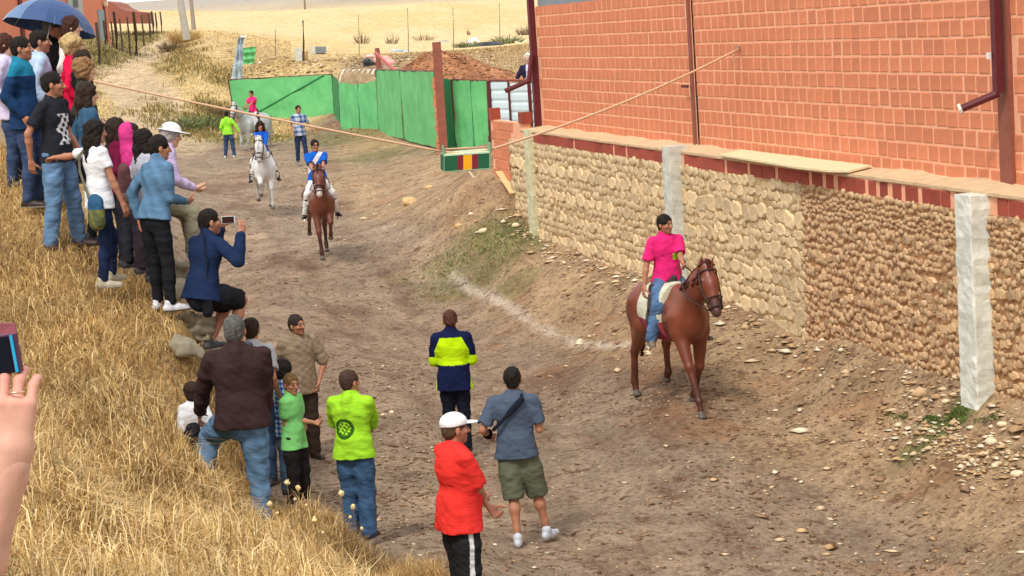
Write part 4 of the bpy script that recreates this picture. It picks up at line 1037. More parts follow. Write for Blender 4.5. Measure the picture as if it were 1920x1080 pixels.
# ------------------------------------------------------------------ things behind the gates
q = MB(); a, b = A(437, 148, 88), A(456, 68, 88)
def taper_cloth(label, pts, m, name, cat):
    q = MB(); V = []; n = 12
    for i in range(n+1):
        t = i/n; L_ = pts[0].lerp(pts[1], t); R_ = pts[3].lerp(pts[2], t)
        for j in range(7): V.append(L_.lerp(R_, j/6)+Vector((0, .10*math.sin(j*2.2+i*.4)+.05*math.sin(i*1.3), 0)))
    Fc = [(i*7+j, i*7+j+1, (i+1)*7+j+1, (i+1)*7+j) for i in range(n) for j in range(6)]
    q.add(V, Fc); q.add([v+Vector((0, .02, 0)) for v in V], [f[::-1] for f in Fc]); o = q.build(name, m, None, True); return tag(o, label, cat)
taper_cloth('', (A(432, 152, 88), A(447, 70, 88), A(458, 68, 88), A(453, 150, 88)), mat('blue_grey_plastic', hexc(132, 156, 170), .4, .0, 6, .5, 12, base2=hexc(196, 208, 212)), 'plastic_sheet', 'sheet')['label'] = 'crumpled blue grey plastic sheet wrapped on a leaning pole left of the long gate'
q = MB(); q.tube([A(442, 150, 88.2), A(455, 68, 88.2)], .05, 6); o = q.build('pole', mat('pole_grey', hexc(150, 146, 140))); tag(o, 'grey pole leaning inside the crumpled plastic sheet', 'pole')
q = MB(); c_ = A(456, 68, 88); q.box(c_, (.28, .1, .08), None, .02); o = q.build('rag', mat('white_rag', (.75, .75, .72))); tag(o, 'white rag tied on top of the leaning pole', 'rag')
taper_cloth('', (A(455, 121, 92), A(455, 90, 92), A(481, 87, 92), A(476, 119, 92)), GREEN, 'green_sheet', 'sheet')['label'] = 'small square green sheet hanging beside the plastic wrapped pole'
def stake(px, py0, py1, Y, r_, label, m, name='stake', cat='stake', grp=None, lean=0, wood=None):
    b_ = A(px, py1, Y); b_.z = min(b_.z, tz(b_.x, b_.y))-.1; t_ = A(px+lean, py0, Y); q = MB(); q.tube([b_, b_.lerp(t_, .5)+Vector((r_*.5, 0, 0)), t_], [r_, r_*.9, r_*.7], 6); o = q.build(name, m); return tag(o, label, cat, grp)
WOODD = mat('dark_wood', hexc(74, 62, 52), .9, .2, 6); WOODG = mat('grey_wood', hexc(128, 112, 92), .9, .2, 6)
stake(568, 38, 112, 108, .06, 'thick dark stake standing beside the concrete blocks in the field', WOODD)
for px, y0, y1, lb in ((516, 55, 118, 'thin bent stake left of the thick dark stake'), (672, 28, 92, 'thin stake in the field above the curved tiles'), (764, 15, 80, 'thin stake in the field just left of the brown steel post'), (849, 14, 78, 'thin stake in the field just right of the brown steel post'), (936, 5, 74, 'thin stake in the field beside the shed corner')):
    stake(px, y0, y1, 112, .028, lb, WOODG, grp='thin stakes in the stubble field')
def bush(loc, rad, hgt, n, m, label, name='dry_bush', cat='bush', seed=0, leafw=.05, grp=None):
    r = np.random.default_rng(seed); V = []; Fc = []
    for i in range(n):
        th = r.uniform(0, 6.28); rr_ = rad*math.sqrt(r.uniform(0, 1)); b_ = np.array([rr_*math.cos(th)*.5, rr_*math.sin(th)*.5, 0])
        t_ = np.array([rr_*math.cos(th), rr_*math.sin(th), hgt*r.uniform(.35, 1)*(1-.4*rr_/rad)]); w_ = r.normal(size=3); w_ /= np.linalg.norm(w_); w_ *= leafw
        k = len(V); mid = (b_+t_)/2+r.normal(size=3)*.08*rad; V += [b_-w_*.4, b_+w_*.4, mid+w_, mid-w_, t_]; Fc += [(k, k+1, k+2, k+3), (k+3, k+2, k+4)]
    me = mesh(name, V, Fc); o = link(name, me, m); o.location = loc; return tag(o, label, cat, grp)
TWIG = mat('twig', hexc(120, 100, 72), .9, .25, 5); TWIGG = mat('weed_green', hexc(110, 118, 78), .9, .25, 3); TWIGY = mat('weed_straw', hexc(186, 156, 100), .9, .2, 3)
# concrete blocks
def block(px0, py0, px1, py1, Y, m, label, name='concrete_block', cat='block', dep=.5, rot=.3):
    g0 = on_ground((px0+px1)/2, py1, 66, 200); a, b = A(px0, py1, g0.y), A(px1, py0, g0.y); c_ = (a+b)/2; q = MB(); q.box((0, 0, 0), (abs(b.x-a.x)*.9, dep, abs(b.z-a.z)), Matrix.Rotation(rot, 3, 'Z'), .03)
    o = q.build(name, m); o.location = c_; return tag(o, label, cat)
block(553, 90, 566, 114, 108, CONC, 'upright pale concrete block by the thick dark stake', rot=.2, dep=.3)
block(566, 96, 576, 114, 109, MORT_A, 'brown earth filled block leaning on the upright pale block', rot=-.2, dep=.3)
block(583, 86, 590, 102, 110, CONC, 'smaller pale block left of the dark faced block', dep=.3)
block(590, 87, 610, 101, 109, SHEET, 'dark faced concrete block with pale top in the field', rot=.5)
# yard junk
stake(707, 90, 145, 74, .13, 'short brown steel post behind the tall green gate', RUST, 'steel_post', 'post')
q = MB(); q.tube([A(703, 98, 73), A(742, 134, 73)], .06, 6); o = q.build('pole', mat('pink_paint', hexc(206, 120, 118), .6)); tag(o, 'pink pole leaning down from the short brown post', 'pole')
def G(px, py, y1=260): return on_ground(px, py, 66, y1)
def lump(label, c_, rad, m, name, cat, seed=0, h=.06):
    S_ = SDF(); r = np.random.default_rng(seed)
    for i in range(6): o_ = r.uniform(-.6, .6, 3)*np.array(rad); S_.ell(o_, np.array(rad)*r.uniform(.35, .65), .05)
    S_.noise(wrinkle(.03, 12, seed)); V, Q = S_.mesh(h); o = link(name, npmesh(name, V, Q), m); o.location = c_; return tag(o, label, cat)
lump('heap of black bags left of the short brown post', G(690, 122), (.35, .3, .36), mat('black_plastic', (.03, .03, .035), .4), 'rubbish_bag', 'bags', 1)
lump('pale pink cloth bundle on the left of the short brown post', G(697, 108), (.45, .3, .16), mat('pink_cloth', hexc(222, 182, 176)), 'cloth_bundle', 'cloth', 2)
lump('pink plastic heap between the short brown post and the earth mound', G(724, 118), (.6, .4, .36), mat('pink_plastic', hexc(220, 160, 152)), 'plastic_heap', 'heap', 3)
GLASS = mat('dark_glass', (.03, .04, .05), .1, spec=.6)
lump('low silver blue tarpaulin behind the earth mound left of the steel post', G(754, 97), (.75, .4, .20), mat('silver_tarp', hexc(160, 184, 196), .4), 'tarpaulin', 'tarpaulin', 8)
lump('dark tangle of scrap among the weeds near the shed corner', G(918, 86), (.95, .5, .22), mat('dark_scrap', hexc(48, 52, 60), .5), 'scrap_heap', 'scrap', 9)
lump('white sheet heap beside the dark car in the weeds', G(889, 80), (.5, .5, .34), mat('white_heap', (.8, .8, .78)), 'sheet_heap', 'heap', 5)
q = MB(); gp0 = G(975, 84); q.tube([gp0+Vector((-.3, 0, .18)), gp0+Vector((.05, 0, .06)), gp0+Vector((.45, 0, .2))], .07, 6); o = q.build('bent_pipe', mat('pipe_pale', hexc(226, 214, 176))); tag(o, 'pale bent pipe lying in the weeds beside the shed corner', 'pipe')
lump('grey blue barrel heap under the white sheet', G(895, 86), (.6, .4, .14), mat('barrel_blue', hexc(120, 136, 150)), 'barrel_heap', 'heap', 6)
# ------------------------------------------------------------------ poles, fence posts, houses at the left
def upole(px0, py0, px1, py1, Y, r0, m, label):
    a, b = A(px1, py1, Y), A(px0, py0, Y); b = a+(b-a)*2.2; a = a-(b-a)*.06
    q = MB(); q.tube([a, b], [r0, r0*.6], 10); o = q.build('utility_pole', m); return tag(o, label, 'pole')
upole(338, 0, 349, 66, 118, .24, mat('pole_concrete', hexc(176, 172, 160)), 'thick concrete utility pole at the bend of the dirt road')
upole(358, 0, 363, 50, 132, .15, mat('pole_wood', hexc(150, 140, 128)), 'thinner grey utility pole just behind the concrete one')
upole(571, 0, 572, 17, 330, .16, WOODG, 'distant utility pole on the crest of the stubble field')
far_posts = [(182, 42, 74, 101, .10, 'nearest thick post of the dark fence by the houses'), (196, 38, 64, 104, .09, 'dark fence post just right of the nearest one'), (210, 40, 69, 106, .06, 'thin dark post third along the fence'),
 (215, 22, 51, 112, .10, 'tall thick dark post standing behind the thin third one'), (226, 35, 66, 108, .06, 'thin dark post fourth along the fence'), (240, 32, 61, 112, .06, 'thin dark post left of the tallest post'),
 (252, 22, 60, 114, .11, 'tallest thick dark post in the middle of the fence'), (267, 28, 54, 122, .06, 'thin dark post right of the tallest post'), (280, 26, 52, 126, .07, 'dark post before the far cluster of the fence'),
 (286, 21, 48, 130, .09, 'taller dark post in the far cluster of the fence'), (293, 24, 51, 130, .07, 'last dark post but one of the fence'), (302, 22, 49, 136, .07, 'last dark fence post beside the utility poles')]
for px, y0, y1, Y, r_, lb in far_posts: stake(px, y0, y1, Y, r_, lb, WOODD, 'fence_post', 'post', 'dark fence posts above the dirt road', lean=-2)
def farhouse():
    hA, hB = A(-30, 75, 100), A(206, 62, 112); z0 = 4.6; H_ = 5.2
    h = thing('brick_building', 'orange brick house with a rendered bay behind the umbrella', 'house', (hA.x, hA.y, z0)); bpy.context.view_layer.update()
    d = (hB-hA); d.z = 0; L_ = d.length; d.normalize(); nn_ = Vector((d.y, -d.x, 0)); M3 = Matrix(((d.x, nn_.x, 0), (d.y, nn_.y, 0), (0, 0, 1)))
    base = Vector((hA.x, hA.y, z0)); BR = mat('far_house_brick', hexc(214, 134, 106), .85, .08, 1.2, .2, 10)
    def bx(name, x0, x1, y0, y1, zz0, zz1, m):
        q = MB(); q.box(base+M3 @ Vector(((x0+x1)/2, (y0+y1)/2, 0))+Vector((0, 0, (zz0+zz1)/2)), (x1-x0, y1-y0, zz1-zz0), M3); return P(name, q, m, h)
    bx('wall', 0, L_, -6, 0, -.5, H_, BR)
    t = lambda px: L_*(px+30)/236
    bx('rendered_bay', t(124), t(152), 0, .12, 0, H_-.01, mat('grey_render', hexc(172, 176, 168), .9, .05))
    bx('window', t(133), t(142), .12, .15, 1.95, 2.35, GLASS); bx('window', t(133), t(142), .12, .15, 2.9, 3.3, GLASS)
    bx('shutter', t(184), t(196), 0, .06, .9, 2.75, mat('grey_shutter', hexc(140, 156, 160), .5)); bx('door_frame', t(196.5), t(199), 0, .06, .3, 3.0, MAROON)
    bx('corner_strip', t(34), t(40), 0, .08, 0, H_-.01, MAROON)
    bx('lamp', t(196), t(199), .07, .25, 2.95, 3.2, mat('lamp_pale', (.8, .7, .5)))
    # tiled roof with its slope showing at the right end
    q = MB(); a = base+M3 @ Vector((-.5, .5, H_)); b = base+M3 @ Vector((L_+.4, .5, H_)); bk = M3 @ Vector((0, -7, 0))
    q.prism([a, a+bk/2+Vector((0, 0, 1.6)), a+bk], a, b); P('roof', q, mat('roof_tile', hexc(140, 70, 58), .9, .15, 3), h)
farhouse()
lb = A(218, 24, 128); h2 = thing('low_outbuilding', 'low dark red outbuilding roof beyond the brick house', 'house', (lb.x, lb.y, 5.4)); bpy.context.view_layer.update()
q = MB(); q.prism([A(200, 44, 128), A(200, 2, 128), A(212, 6, 128), A(222, 14, 128), A(236, 20, 128), A(262, 23, 128), A(264, 44, 128)], (0, 0, 0), (0, 5, 0)); 
P('roof', q, mat('red_roof_far', hexc(150, 92, 76), .9, .1, 2), h2)
# ------------------------------------------------------------------ rope and ribbon box
bA, bB = A(833, 322, 26.3), A(918, 316, 26.3)
box_ = thing('ribbon_box', 'green box with red and yellow stripes hanging from the rope across the road', 'box', tuple((bA+bB)/2)); bpy.context.view_layer.update()
top_l, top_r = A(833, 293, 26.3), A(918, 288, 26.3)
BG, BRd, BY = mat('box_green', hexc(28, 92, 58), .5, .05), mat('box_red', hexc(128, 30, 52), .5, .05), mat('box_yellow', hexc(236, 168, 20), .5, .05)
bw_, dep = (bB-bA), .14; up_ = (top_l-bA); dy = Vector((-.05, dep, .03))
def strip(name, t0, t1, m, proud=0.0):
    q = MB(); f = Vector((0, -proud, 0)); q.prism([bA+bw_*t0+f, bA+bw_*t1+f, bA+bw_*t1+up_+f, bA+bw_*t0+up_+f], (0, 0, 0), dy-f*1); P(name, q, m, box_)
strip('green_end', 0, .29, BG); strip('red_stripe', .29, .42, BRd); strip('yellow_stripe', .42, .61, BY); strip('red_stripe', .61, .74, BRd); strip('green_end', .74, 1.0, BG)
q = MB(); q.prism([bA+up_*1.004+Vector((0, -.004, 0)), bB+up_*1.004+Vector((0, -.004, 0)), bB+up_+dy, bA+up_+dy], (0, 0, 0), (0, 0, .02)); P('lid', q, mat('lid_pale', hexc(190, 214, 180)), box_)
q = MB()
for a_, b_ in ((bA, bA+up_), (bB, bB+up_), (bA, bB)): q.tube([a_+Vector((0, -.006, 0)), b_+Vector((0, -.006, 0))], .006, 4)
P('edge_trim', q, mat('trim_green', hexc(130, 176, 140)), box_)
for a_ in (bA+up_, bB+up_):
    q = MB(); q.tube([a_+Vector((0, .02, 0)), a_+Vector((-.01 if a_ == bA+up_ else .01, .02, .14))], .022, 5); P('hanger', q, mat('hanger_green', hexc(130, 166, 130)), box_)
rl, rr2 = A(829, 284, 26.35), A(920, 280, 26.35)
hk = wp(Yof(1388)+0.9, OFF+.03, 0); 
# hook point on the facade seen at px 1388, py 90
def on_facade(px, py):
    d = ray(px, py); p0 = wp(30, OFF+.01, 3); t = (p0-CAM).dot(WN)/d.dot(WN); return CAM+d*t
hk = on_facade(1387, 91)
lend = A(120, 140, 25.6)
def rope_pts(a, b, sag, n=24): return [a.lerp(b, i/n)-Vector((0, 0, sag*4*(i/n)*(1-i/n))) for i in range(n+1)]
q = MB(); q.tube(rope_pts(lend, rl, .02), .016, 6); q.tube(rope_pts(rl, rr2, .03, 6), .016, 6); q.tube(rope_pts(rr2, hk, .09), .016, 6); q.tube([rl+Vector((0, 0, .03)), rr2+Vector((0, 0, .035))], .010, 5)
q.tube([hk+Vector((-.02, -.02, 0)), hk+Vector((-.10, -.05, -.12)), hk+Vector((-.13, -.06, -.2))], .01, 5)
o = q.build('rope', mat('rope_fibre', hexc(226, 186, 150), .9, .12, 60, .5, 200), None, True); tag(o, 'pale rope strung across the road from the crowd to the brick shed', 'rope')
q = MB(); q.box(hk+WN*-.0, (.05, .06, .07), WM.to_3x3()); o = q.build('wall_hook', STEEL); tag(o, 'small steel hook holding the rope on the brick shed wall', 'hook')
q = MB(); g_ = tz(lend.x, lend.y); q.tube([(lend.x, lend.y, g_-.2), (lend.x, lend.y, lend.z+.05)], .05, 8); o = q.build('rope_post', WOODG); tag(o, 'grey wooden post behind the crowd that holds the rope end', 'post')
q = MB(); a_ = bA.lerp(bB, .5); q.prism([a_, a_+Vector((.03, 0, 0)), a_+Vector((.10, 0, -.10)), a_+Vector((.075, 0, -.105))], (0, 0, 0), (0, .006, 0)); o = q.build('ribbon', mat('ribbon_pale', hexc(232, 220, 190))); tag(o, 'short pale ribbon dangling under the striped box', 'ribbon')

# ------------------------------------------------------------------ weeds by the yard and the poles
bl = [(345, 75, 122, 1.3, 1.3, TWIGY, 'large straw coloured bush at the foot of the utility poles', 420), (322, 92, 112, 1.0, 1.0, TWIG, 'brown bush just below the utility poles', 260),
      (385, 235, 78, 1.3, .9, TWIGG, 'olive weeds on the slope left of the long gate', 320), (345, 240, 77, 1.1, .8, TWIGG, 'olive weeds at the foot of the straw slope', 280), (410, 215, 82, .9, .8, TWIG, 'brown weeds beside the end of the long gate', 220),
      (680, 78, 112, .8, 1.2, TWIG, 'bare twiggy bush behind the short brown post', 60), (735, 78, 110, .7, 1.0, TWIG, 'bare twiggy bush behind the silver tarpaulin', 60), (795, 72, 104, 1.2, .8, TWIG, 'sparse brown weeds on top of the earth mound', 70),
      (875, 85, 97, 1.1, .7, TWIGG, 'green weeds left of the scrap heap', 200), (950, 78, 100, 1.5, .9, TWIGG, 'green weeds between the scrap and the shed', 260), (985, 62, 100, .9, 1.2, TWIG, 'brown weeds against the corner of the shed', 160), (878, 62, 112, .3, .9, TWIG, 'single tall dry weed right of the steel post', 20)]
for i, (px, py, Y, rad, hh_, m_, lb_, n_) in enumerate(bl):
    p = on_ground(px, py+4, 66, 200); p.z -= .05; bush(p, rad, hh_, n_, m_, lb_, seed=i, leafw=.022)
# ------------------------------------------------------------------ loose stones, clods, dry grass
GRASSM = attr_mat('dry_grass', .7, .10, 3, 0, spec=.2)
CLODM = attr_mat('clod', .95, .18, 12, .4, 40, .1)
def scatter_clods(name, n, sampler, sizef, colf, seed, kind='stuff', label=None):
    r = np.random.default_rng(seed); X, Y = sampler(r, n); Z = terrain_z(X, Y); s = sizef(r, len(X), X, Y)
    base = np.array([(1, 0, 0), (0, 1, 0), (-1, 0, 0), (0, -1, 0), (0, 0, .75), (.75, .7, .25), (-.7, .7, .2), (.0, 0, -.5)], float)
    F_ = np.array([(0, 5, 4), (5, 1, 4), (1, 6, 4), (6, 2, 4), (2, 3, 4), (3, 0, 4), (5, 0, 7), (1, 5, 7), (6, 1, 7), (2, 6, 7), (3, 2, 7), (0, 3, 7)])
    m = len(X); th = r.uniform(0, 6.28, m); c_, s_ = np.cos(th), np.sin(th)
    P = base[None]*(1+r.uniform(-.3, .3, (m, 8, 3)))*s[:, None, None]*np.stack([r.uniform(.8, 1.9, m), r.uniform(.6, 1.2, m), r.uniform(.3, .7, m)], 1)[:, None]
    Q = P.copy(); Q[..., 0] = P[..., 0]*c_[:, None]-P[..., 1]*s_[:, None]; Q[..., 1] = P[..., 0]*s_[:, None]+P[..., 1]*c_[:, None]
    Q += np.stack([X, Y, Z+s*.12], 1)[:, None]
    C_ = np.repeat(colf(r, m, X, Y), 8, 0)
    o = link(name, npmesh(name, Q.reshape(-1, 3), (F_[None]+np.arange(m)[:, None, None]*8).reshape(-1, 3), False, C_), CLODM); o['kind'] = kind; return o
def in_view(r, n, ulo, uhi, ylo, yhi):
    u = r.uniform(ulo, uhi, n); Y = np.exp(r.uniform(np.log(ylo), np.log(yhi), n)); return u*Y, Y
def roadband(r, n):
    X, Y = in_view(r, n, -.16, .28, 13.5, 60); d = X-(xw(Y)+.0); e = X-(-3.0-.2*(Y-19)+.8); k = (d < -.1) & (e > 0)
    dens = .25+.75*sst(-.2, .7, snoise(X, Y*.35, 1.4, 61)); k &= r.uniform(0, 1, n) < dens; return X[k], Y[k]
pal_d = np.array([hexc(122, 92, 70), hexc(140, 108, 82), hexc(108, 78, 58), hexc(152, 122, 96)]); pal_l = np.array([hexc(214, 190, 154), hexc(198, 168, 128), hexc(228, 212, 184), hexc(184, 150, 110)])
scatter_clods('mud_clods', 38000, roadband, lambda r, m, X, Y: np.abs(r.normal(0, 1, m))*.011+.007, lambda r, m, X, Y: pal_d[r.integers(0, 4, m)], 1)
scatter_clods('pale_gravel', 9000, roadband, lambda r, m, X, Y: np.abs(r.normal(0, 1, m))*.010+.006, lambda r, m, X, Y: pal_l[r.integers(0, 4, m)], 2)
def wallband(r, n):
    X, Y = in_view(r, n, -.12, .28, 15, 62); d = X-xw(Y); k = (d < -.08) & (d > -3.0) & (r.uniform(0, 1, n) < .15+.85*np.exp(-((d+.5)/.9)**2)+.4*sst(.1, .7, snoise(X, Y, 1.2, 71))); k &= (Y < 42) | (d < -.5); return X[k], Y[k]
scatter_clods('rubble', 4500, wallband, lambda r, m, X, Y: np.abs(r.normal(0, 1, m))**1.6*.022+.012, lambda r, m, X, Y: np.concatenate([pal_l, pal_d[3:]])[r.integers(0, 5, m)], 3)
def yardband(r, n):
    X, Y = in_view(r, n, -.13, .0, 89, 112); return X, Y
scatter_clods('yard_rubble', 1800, yardband, lambda r, m, X, Y: np.abs(r.normal(0, 1, m))*.045+.03, lambda r, m, X, Y: np.concatenate([pal_l, pal_d])[r.integers(0, 8, m)], 4)
def moundband(r, n):
    X = mxm+r.normal(0, 2.4, n); Y = 74+r.normal(0, 2, n); return X, Y
scatter_clods('mound_clods', 4000, moundband, lambda r, m, X, Y: np.abs(r.normal(0, 1, m))*.022+.018, lambda r, m, X, Y: np.array([hexc(176, 118, 80), hexc(140, 92, 64), hexc(200, 146, 104)])[r.integers(0, 3, m)], 5)
# single stones one can point at
def rock(px, py, wpx, label, col=(214, 198, 160), y0=12, grp=None, flat=.6, seed=0):
    p = on_ground(px, py, y0); s_ = wpx/F*p.y/2; S_ = SDF(); r = np.random.default_rng(seed)
    for i in range(4): S_.ell(r.uniform(-.35, .35, 3)*s_*np.array([1, 1, .4]), np.array([s_, s_*.8, s_*flat])*r.uniform(.5, .8), s_*.3)
    for i in range(5): nn_ = r.normal(size=3); nn_ /= np.linalg.norm(nn_); S_.plane(nn_*s_*np.array([.85, .75, flat*.7]), nn_)
    V, Q = S_.mesh(max(s_/7, .012)); me = npmesh('rock', V, Q, False, np.tile(np.array(hexc(*col)), (len(V), 1))); o = link('rock', me, CLODM); o.location = (p.x, p.y, p.z+s_*.15); return tag(o, label, 'rock', grp or 'loose stones on the ground')
rk = [(1858, 838, 34, 'largest pale flat stone below the whitewashed pillar'), (1880, 800, 26, 'pale stone at the right end of the green grass patch'), (1775, 760, 22, 'stone just above the green grass patch'), (1790, 745, 16, 'small stone touching the foot of the rubble wall left of the whitewashed pillar'),
      (1700, 815, 16, 'small stone left of the green grass patch'), (1686, 802, 18, 'pale stone at the left tip of the green grass patch'), (1738, 828, 14, 'small pale stone under the green grass patch'), (1810, 862, 18, 'small stone left below the largest pale stone'),
      (1868, 878, 22, 'flat stone below the largest pale stone'), (1908, 896, 26, 'pale stone cut by the right edge of the picture'), (1830, 705, 30, 'squarish stone leaning on the rubble wall beside the whitewashed pillar'), (1795, 712, 24, 'block at the wall foot left of the squarish stone'),
      (1480, 712, 12, 'small white stone in the dirt right of the pink rider'), (1518, 696, 14, 'brown stone in the dirt right of the small white one'), (1385, 572, 18, 'stone at the foot of the yellow wall behind the pink rider'), (1543, 640, 16, 'stone at the foot of the wall where the rubble begins'),
      (770, 382, 34, 'brown stone slab lying on the bank above the trotting bay horse'), (806, 354, 20, 'small brown stone above the slab on the bank'), (905, 440, 22, 'flat pale stone among the rubble below the thin pillar'), (968, 425, 20, 'pale stone at the foot of the thin pillar'),
      (860, 428, 18, 'brown stone on the bank left of the rubble below the thin pillar'), (882, 404, 16, 'small pale stone on the bank under the striped box'), (735, 775, 12, 'small white stone in the dirt right of the lime hoodie'), (718, 780, 12, 'small white stone next to the lime hoodie boy')]
for i, (px, py, w_, lb) in enumerate(rk): rock(px, py, w_, lb, (206, 172, 124) if 'brown' in lb else (222, 206, 172), seed=i)
# stones and shaded earth edge under the seated man
for i, (px, py, w_, Y, lb) in enumerate(((322, 505, 78, 20.6, 'big grey stone block under the woman in the white hat'), (360, 606, 90, 19.3, 'grey stone the man with the phone sits on'), (330, 545, 60, 20.0, 'grey stone between the denim jacket and the seated man'), (352, 648, 60, 18.6, 'lower grey stone at the edge of the bank'), (100, 748, 26, 14.2, 'small pale stone in the dry grass by the raised hand'))):
    p = A(px, py, Y); s_ = w_/F*p.y/2; S_ = SDF(); S_.cone((-s_*.6, 0, 0), (s_*.6, 0, 0), s_*.75, s_*.7, .05)
    r_ = np.random.default_rng(90+i)
    for nn_ in [(0, 0, 1), (1, 0, 0), (-1, 0, 0), (0, -1, 0)]: nn_ = nrm(_v(nn_)+r_.normal(size=3)*.12); S_.plane(nn_*s_*np.array([.95, .5, .36]), nn_)
    for j in range(5): nn_ = nrm(r_.normal(size=3)); S_.plane(nn_*s_*np.array([.95, .6, .5]), nn_)
    S_.noise(wrinkle(.035, 26, i))
    V, Q = S_.mesh(.02); o = link('rock', npmesh('rock', V, Q, False, np.tile(np.array(hexc(142, 132, 112)), (len(V), 1))), CLODM); o.location = p; tag(o, lb, 'rock', 'stones at the edge of the bank')
def blades(name, X, Y, ln, wd, lean, cols, seed, kind='stuff'):
    r = np.random.default_rng(seed); n = len(X); Z = terrain_z(X, Y)-.02
    L = ln*r.uniform(.45, 1.15, n); th = r.uniform(0, 6.28, n); le = lean*r.uniform(.3, 1.3, n)
    clump = snoise(X, Y, 2.8, seed+7, 2)*2.4; dx, dy = np.cos(th*.7+clump), np.sin(th*.7+clump)
    wx, wy = -dy*wd, dx*wd; vt = np.sqrt(np.clip(1-le**2, .05, 1))
    fa = r.uniform(0, 6.28, n); wx, wy = np.cos(fa)*wd, np.sin(fa)*wd
    B = np.stack([X, Y, Z], 1); W = np.stack([wx, wy, np.zeros(n)], 1)*r.uniform(.6, 1.3, n)[:, None]
    M1 = B+np.stack([dx*le*L*.22, dy*le*L*.22, L*.55*(.4+.6*vt)], 1); T = B+np.stack([dx*le*L*.95, dy*le*L*.95, L*vt*.80], 1)
    T[:, 2] -= np.where(le > .9, .12*L, 0)
    V = np.stack([B-W, B+W, M1+W*.8, M1-W*.8, T], 1).reshape(-1, 3); k = np.arange(n)[:, None]*5
    Fq = np.concatenate([k+np.array([[0, 1, 2]]), k+np.array([[0, 2, 3]]), k+np.array([[3, 2, 4]])])
    c = cols(r, n, X, Y); o = link(name, npmesh(name, V, Fq, False, np.repeat(c, 5, 0)), GRASSM); o['kind'] = kind; return o
def bankpts(n, seed):
    r = np.random.default_rng(seed); u = r.uniform(-.30, .02, n); Y = np.exp(r.uniform(math.log(7.5), math.log(25), n)); X = u*Y
    e = X-(-3.05-.2*(Y-19)+.3); lb_ = X-np.interp(Y, [8, 13, 15, 16.8, 18.5, 19.5, 60], [1.1, .5, -.3, -.95, -1.85, -2.35, -60])
    k = (((e < 0) & (Y > 18.5)) | ((lb_ < .0) & (Y <= 19.6)))
    k &= (snoise(X, Y, 1.5, 44, 3) < .28+.5*r.uniform(0, 1, n)); k &= ~((Y > 20.0) & (X > -4.6) & (r.uniform(0, 1, n) < .5)); return X[k], Y[k]
gp_ = np.array([hexc(218, 188, 130), hexc(230, 202, 146), hexc(196, 158, 96), hexc(170, 134, 82), hexc(236, 212, 158), hexc(150, 116, 68)])
def gcol(r, n, X, Y):
    w = sst(13, 16.5, Y+.6*snoise(X, Y, 1.2, 5)); i = r.integers(0, 6, n); c = gp_[i]; c2 = gp_[np.array([2, 3, 5, 3, 0, 5])[i]]*.92
    t = (.25+.6*w)[:, None]; c = c*(1-t)+c2*t; c = c*(1+.26*snoise(X, Y, 2.6, 91, 3)+.20*snoise(X, Y, .9, 92, 2))[:, None]; return np.clip(c, 0, 1)
X, Y = bankpts(120000, 1); blades('dry_grass', X, Y, .24, .0044, 1.2, gcol, 2)
X, Y = bankpts(120000, 3); blades('short_dry_grass', X, Y, .12, .0050, .7, gcol, 4)
X, Y = bankpts(12000, 5); k = (Y < 14.6) | (Y > 17.2); X, Y = X[k], Y[k]; blades('tall_dry_grass', X, Y, .42, .0036, .8, gcol, 6)
r = np.random.default_rng(8); n = 9000; Y = r.uniform(13.2, 18.2, n); X = np.interp(Y, [13, 15, 16.8, 18.5], [.4, -.35, -1.0, -1.9])+np.abs(r.normal(0, .16, n))-.12
blades('verge_grass', X, Y, .24, .004, .6, gcol, 9)
FRP = [(cp(x, y, Y=d)[0], d) for x, y, d in ((330, 300, 68), (290, 215, 82), (240, 160, 96), (225, 128, 104), (262, 105, 114), (300, 90, 124))]
def offroad(X, Y, wd=1.6):
    D = np.full(len(X), 1e9)
    for (a, b) in zip(FRP[:-1], FRP[1:]):
        a, b = np.array(a), np.array(b); ab = b-a; t = np.clip(((X-a[0])*ab[0]+(Y-a[1])*ab[1])/(ab @ ab), 0, 1); D = np.minimum(D, np.hypot(X-a[0]-t*ab[0], Y-a[1]-t*ab[1]))
    return D > wd+.5*snoise(X, Y, .9, 77)
def gfield(name, ulo, uhi, ylo, yhi, n, ln, wd, cols, seed, fn=None):
    r = np.random.default_rng(seed); X, Y = in_view(r, n, ulo, uhi, ylo, yhi)
    k = offroad(X, Y); X, Y = X[k], Y[k]
    if fn: k = fn(X, Y, r); X, Y = X[k], Y[k]
    return blades(name, X, Y, ln, wd, .6, cols, seed)
straw = lambda r, n, X, Y: np.array([hexc(214, 184, 128), hexc(188, 156, 100), hexc(156, 132, 84), hexc(140, 124, 80)])[r.integers(0, 4, n)]
olive = lambda r, n, X, Y: np.array([hexc(150, 138, 88), hexc(128, 116, 70), hexc(178, 156, 104), hexc(112, 104, 64)])[r.integers(0, 4, n)]
greenc = lambda r, n, X, Y: np.array([hexc(86, 104, 48), hexc(104, 122, 58), hexc(122, 130, 72), hexc(70, 90, 42)])[r.integers(0, 4, n)]
gfield('slope_grass', -.26, -.10, 72, 126, 34000, .14, .020, straw, 21, lambda X, Y, r: np.interp(X/Y, [-.21, -.19, -.17, -.15, -.12], [1, .4, .35, .8, 1]) > r.uniform(0, 1, len(X)))
gfield('verge_weeds', -.26, -.165, 88, 126, 12000, .16, .022, olive, 22)
gfield('yard_weeds', -.12, .02, 84, 118, 9000, .14, .022, straw, 23)
def disc(px, py, z, rx, ry, n, ln, wd, seed, name):
    p = cp(px, py, z); r = np.random.default_rng(seed); X = p[0]+r.normal(0, rx*.5, n); Y = p[1]+r.normal(0, ry*.5, n); k = (snoise(X, Y, 3, seed, 2) > -.25) & (X < xw(Y)-.1); blades(name, X[k], Y[k], ln, wd, .6, greenc, seed)
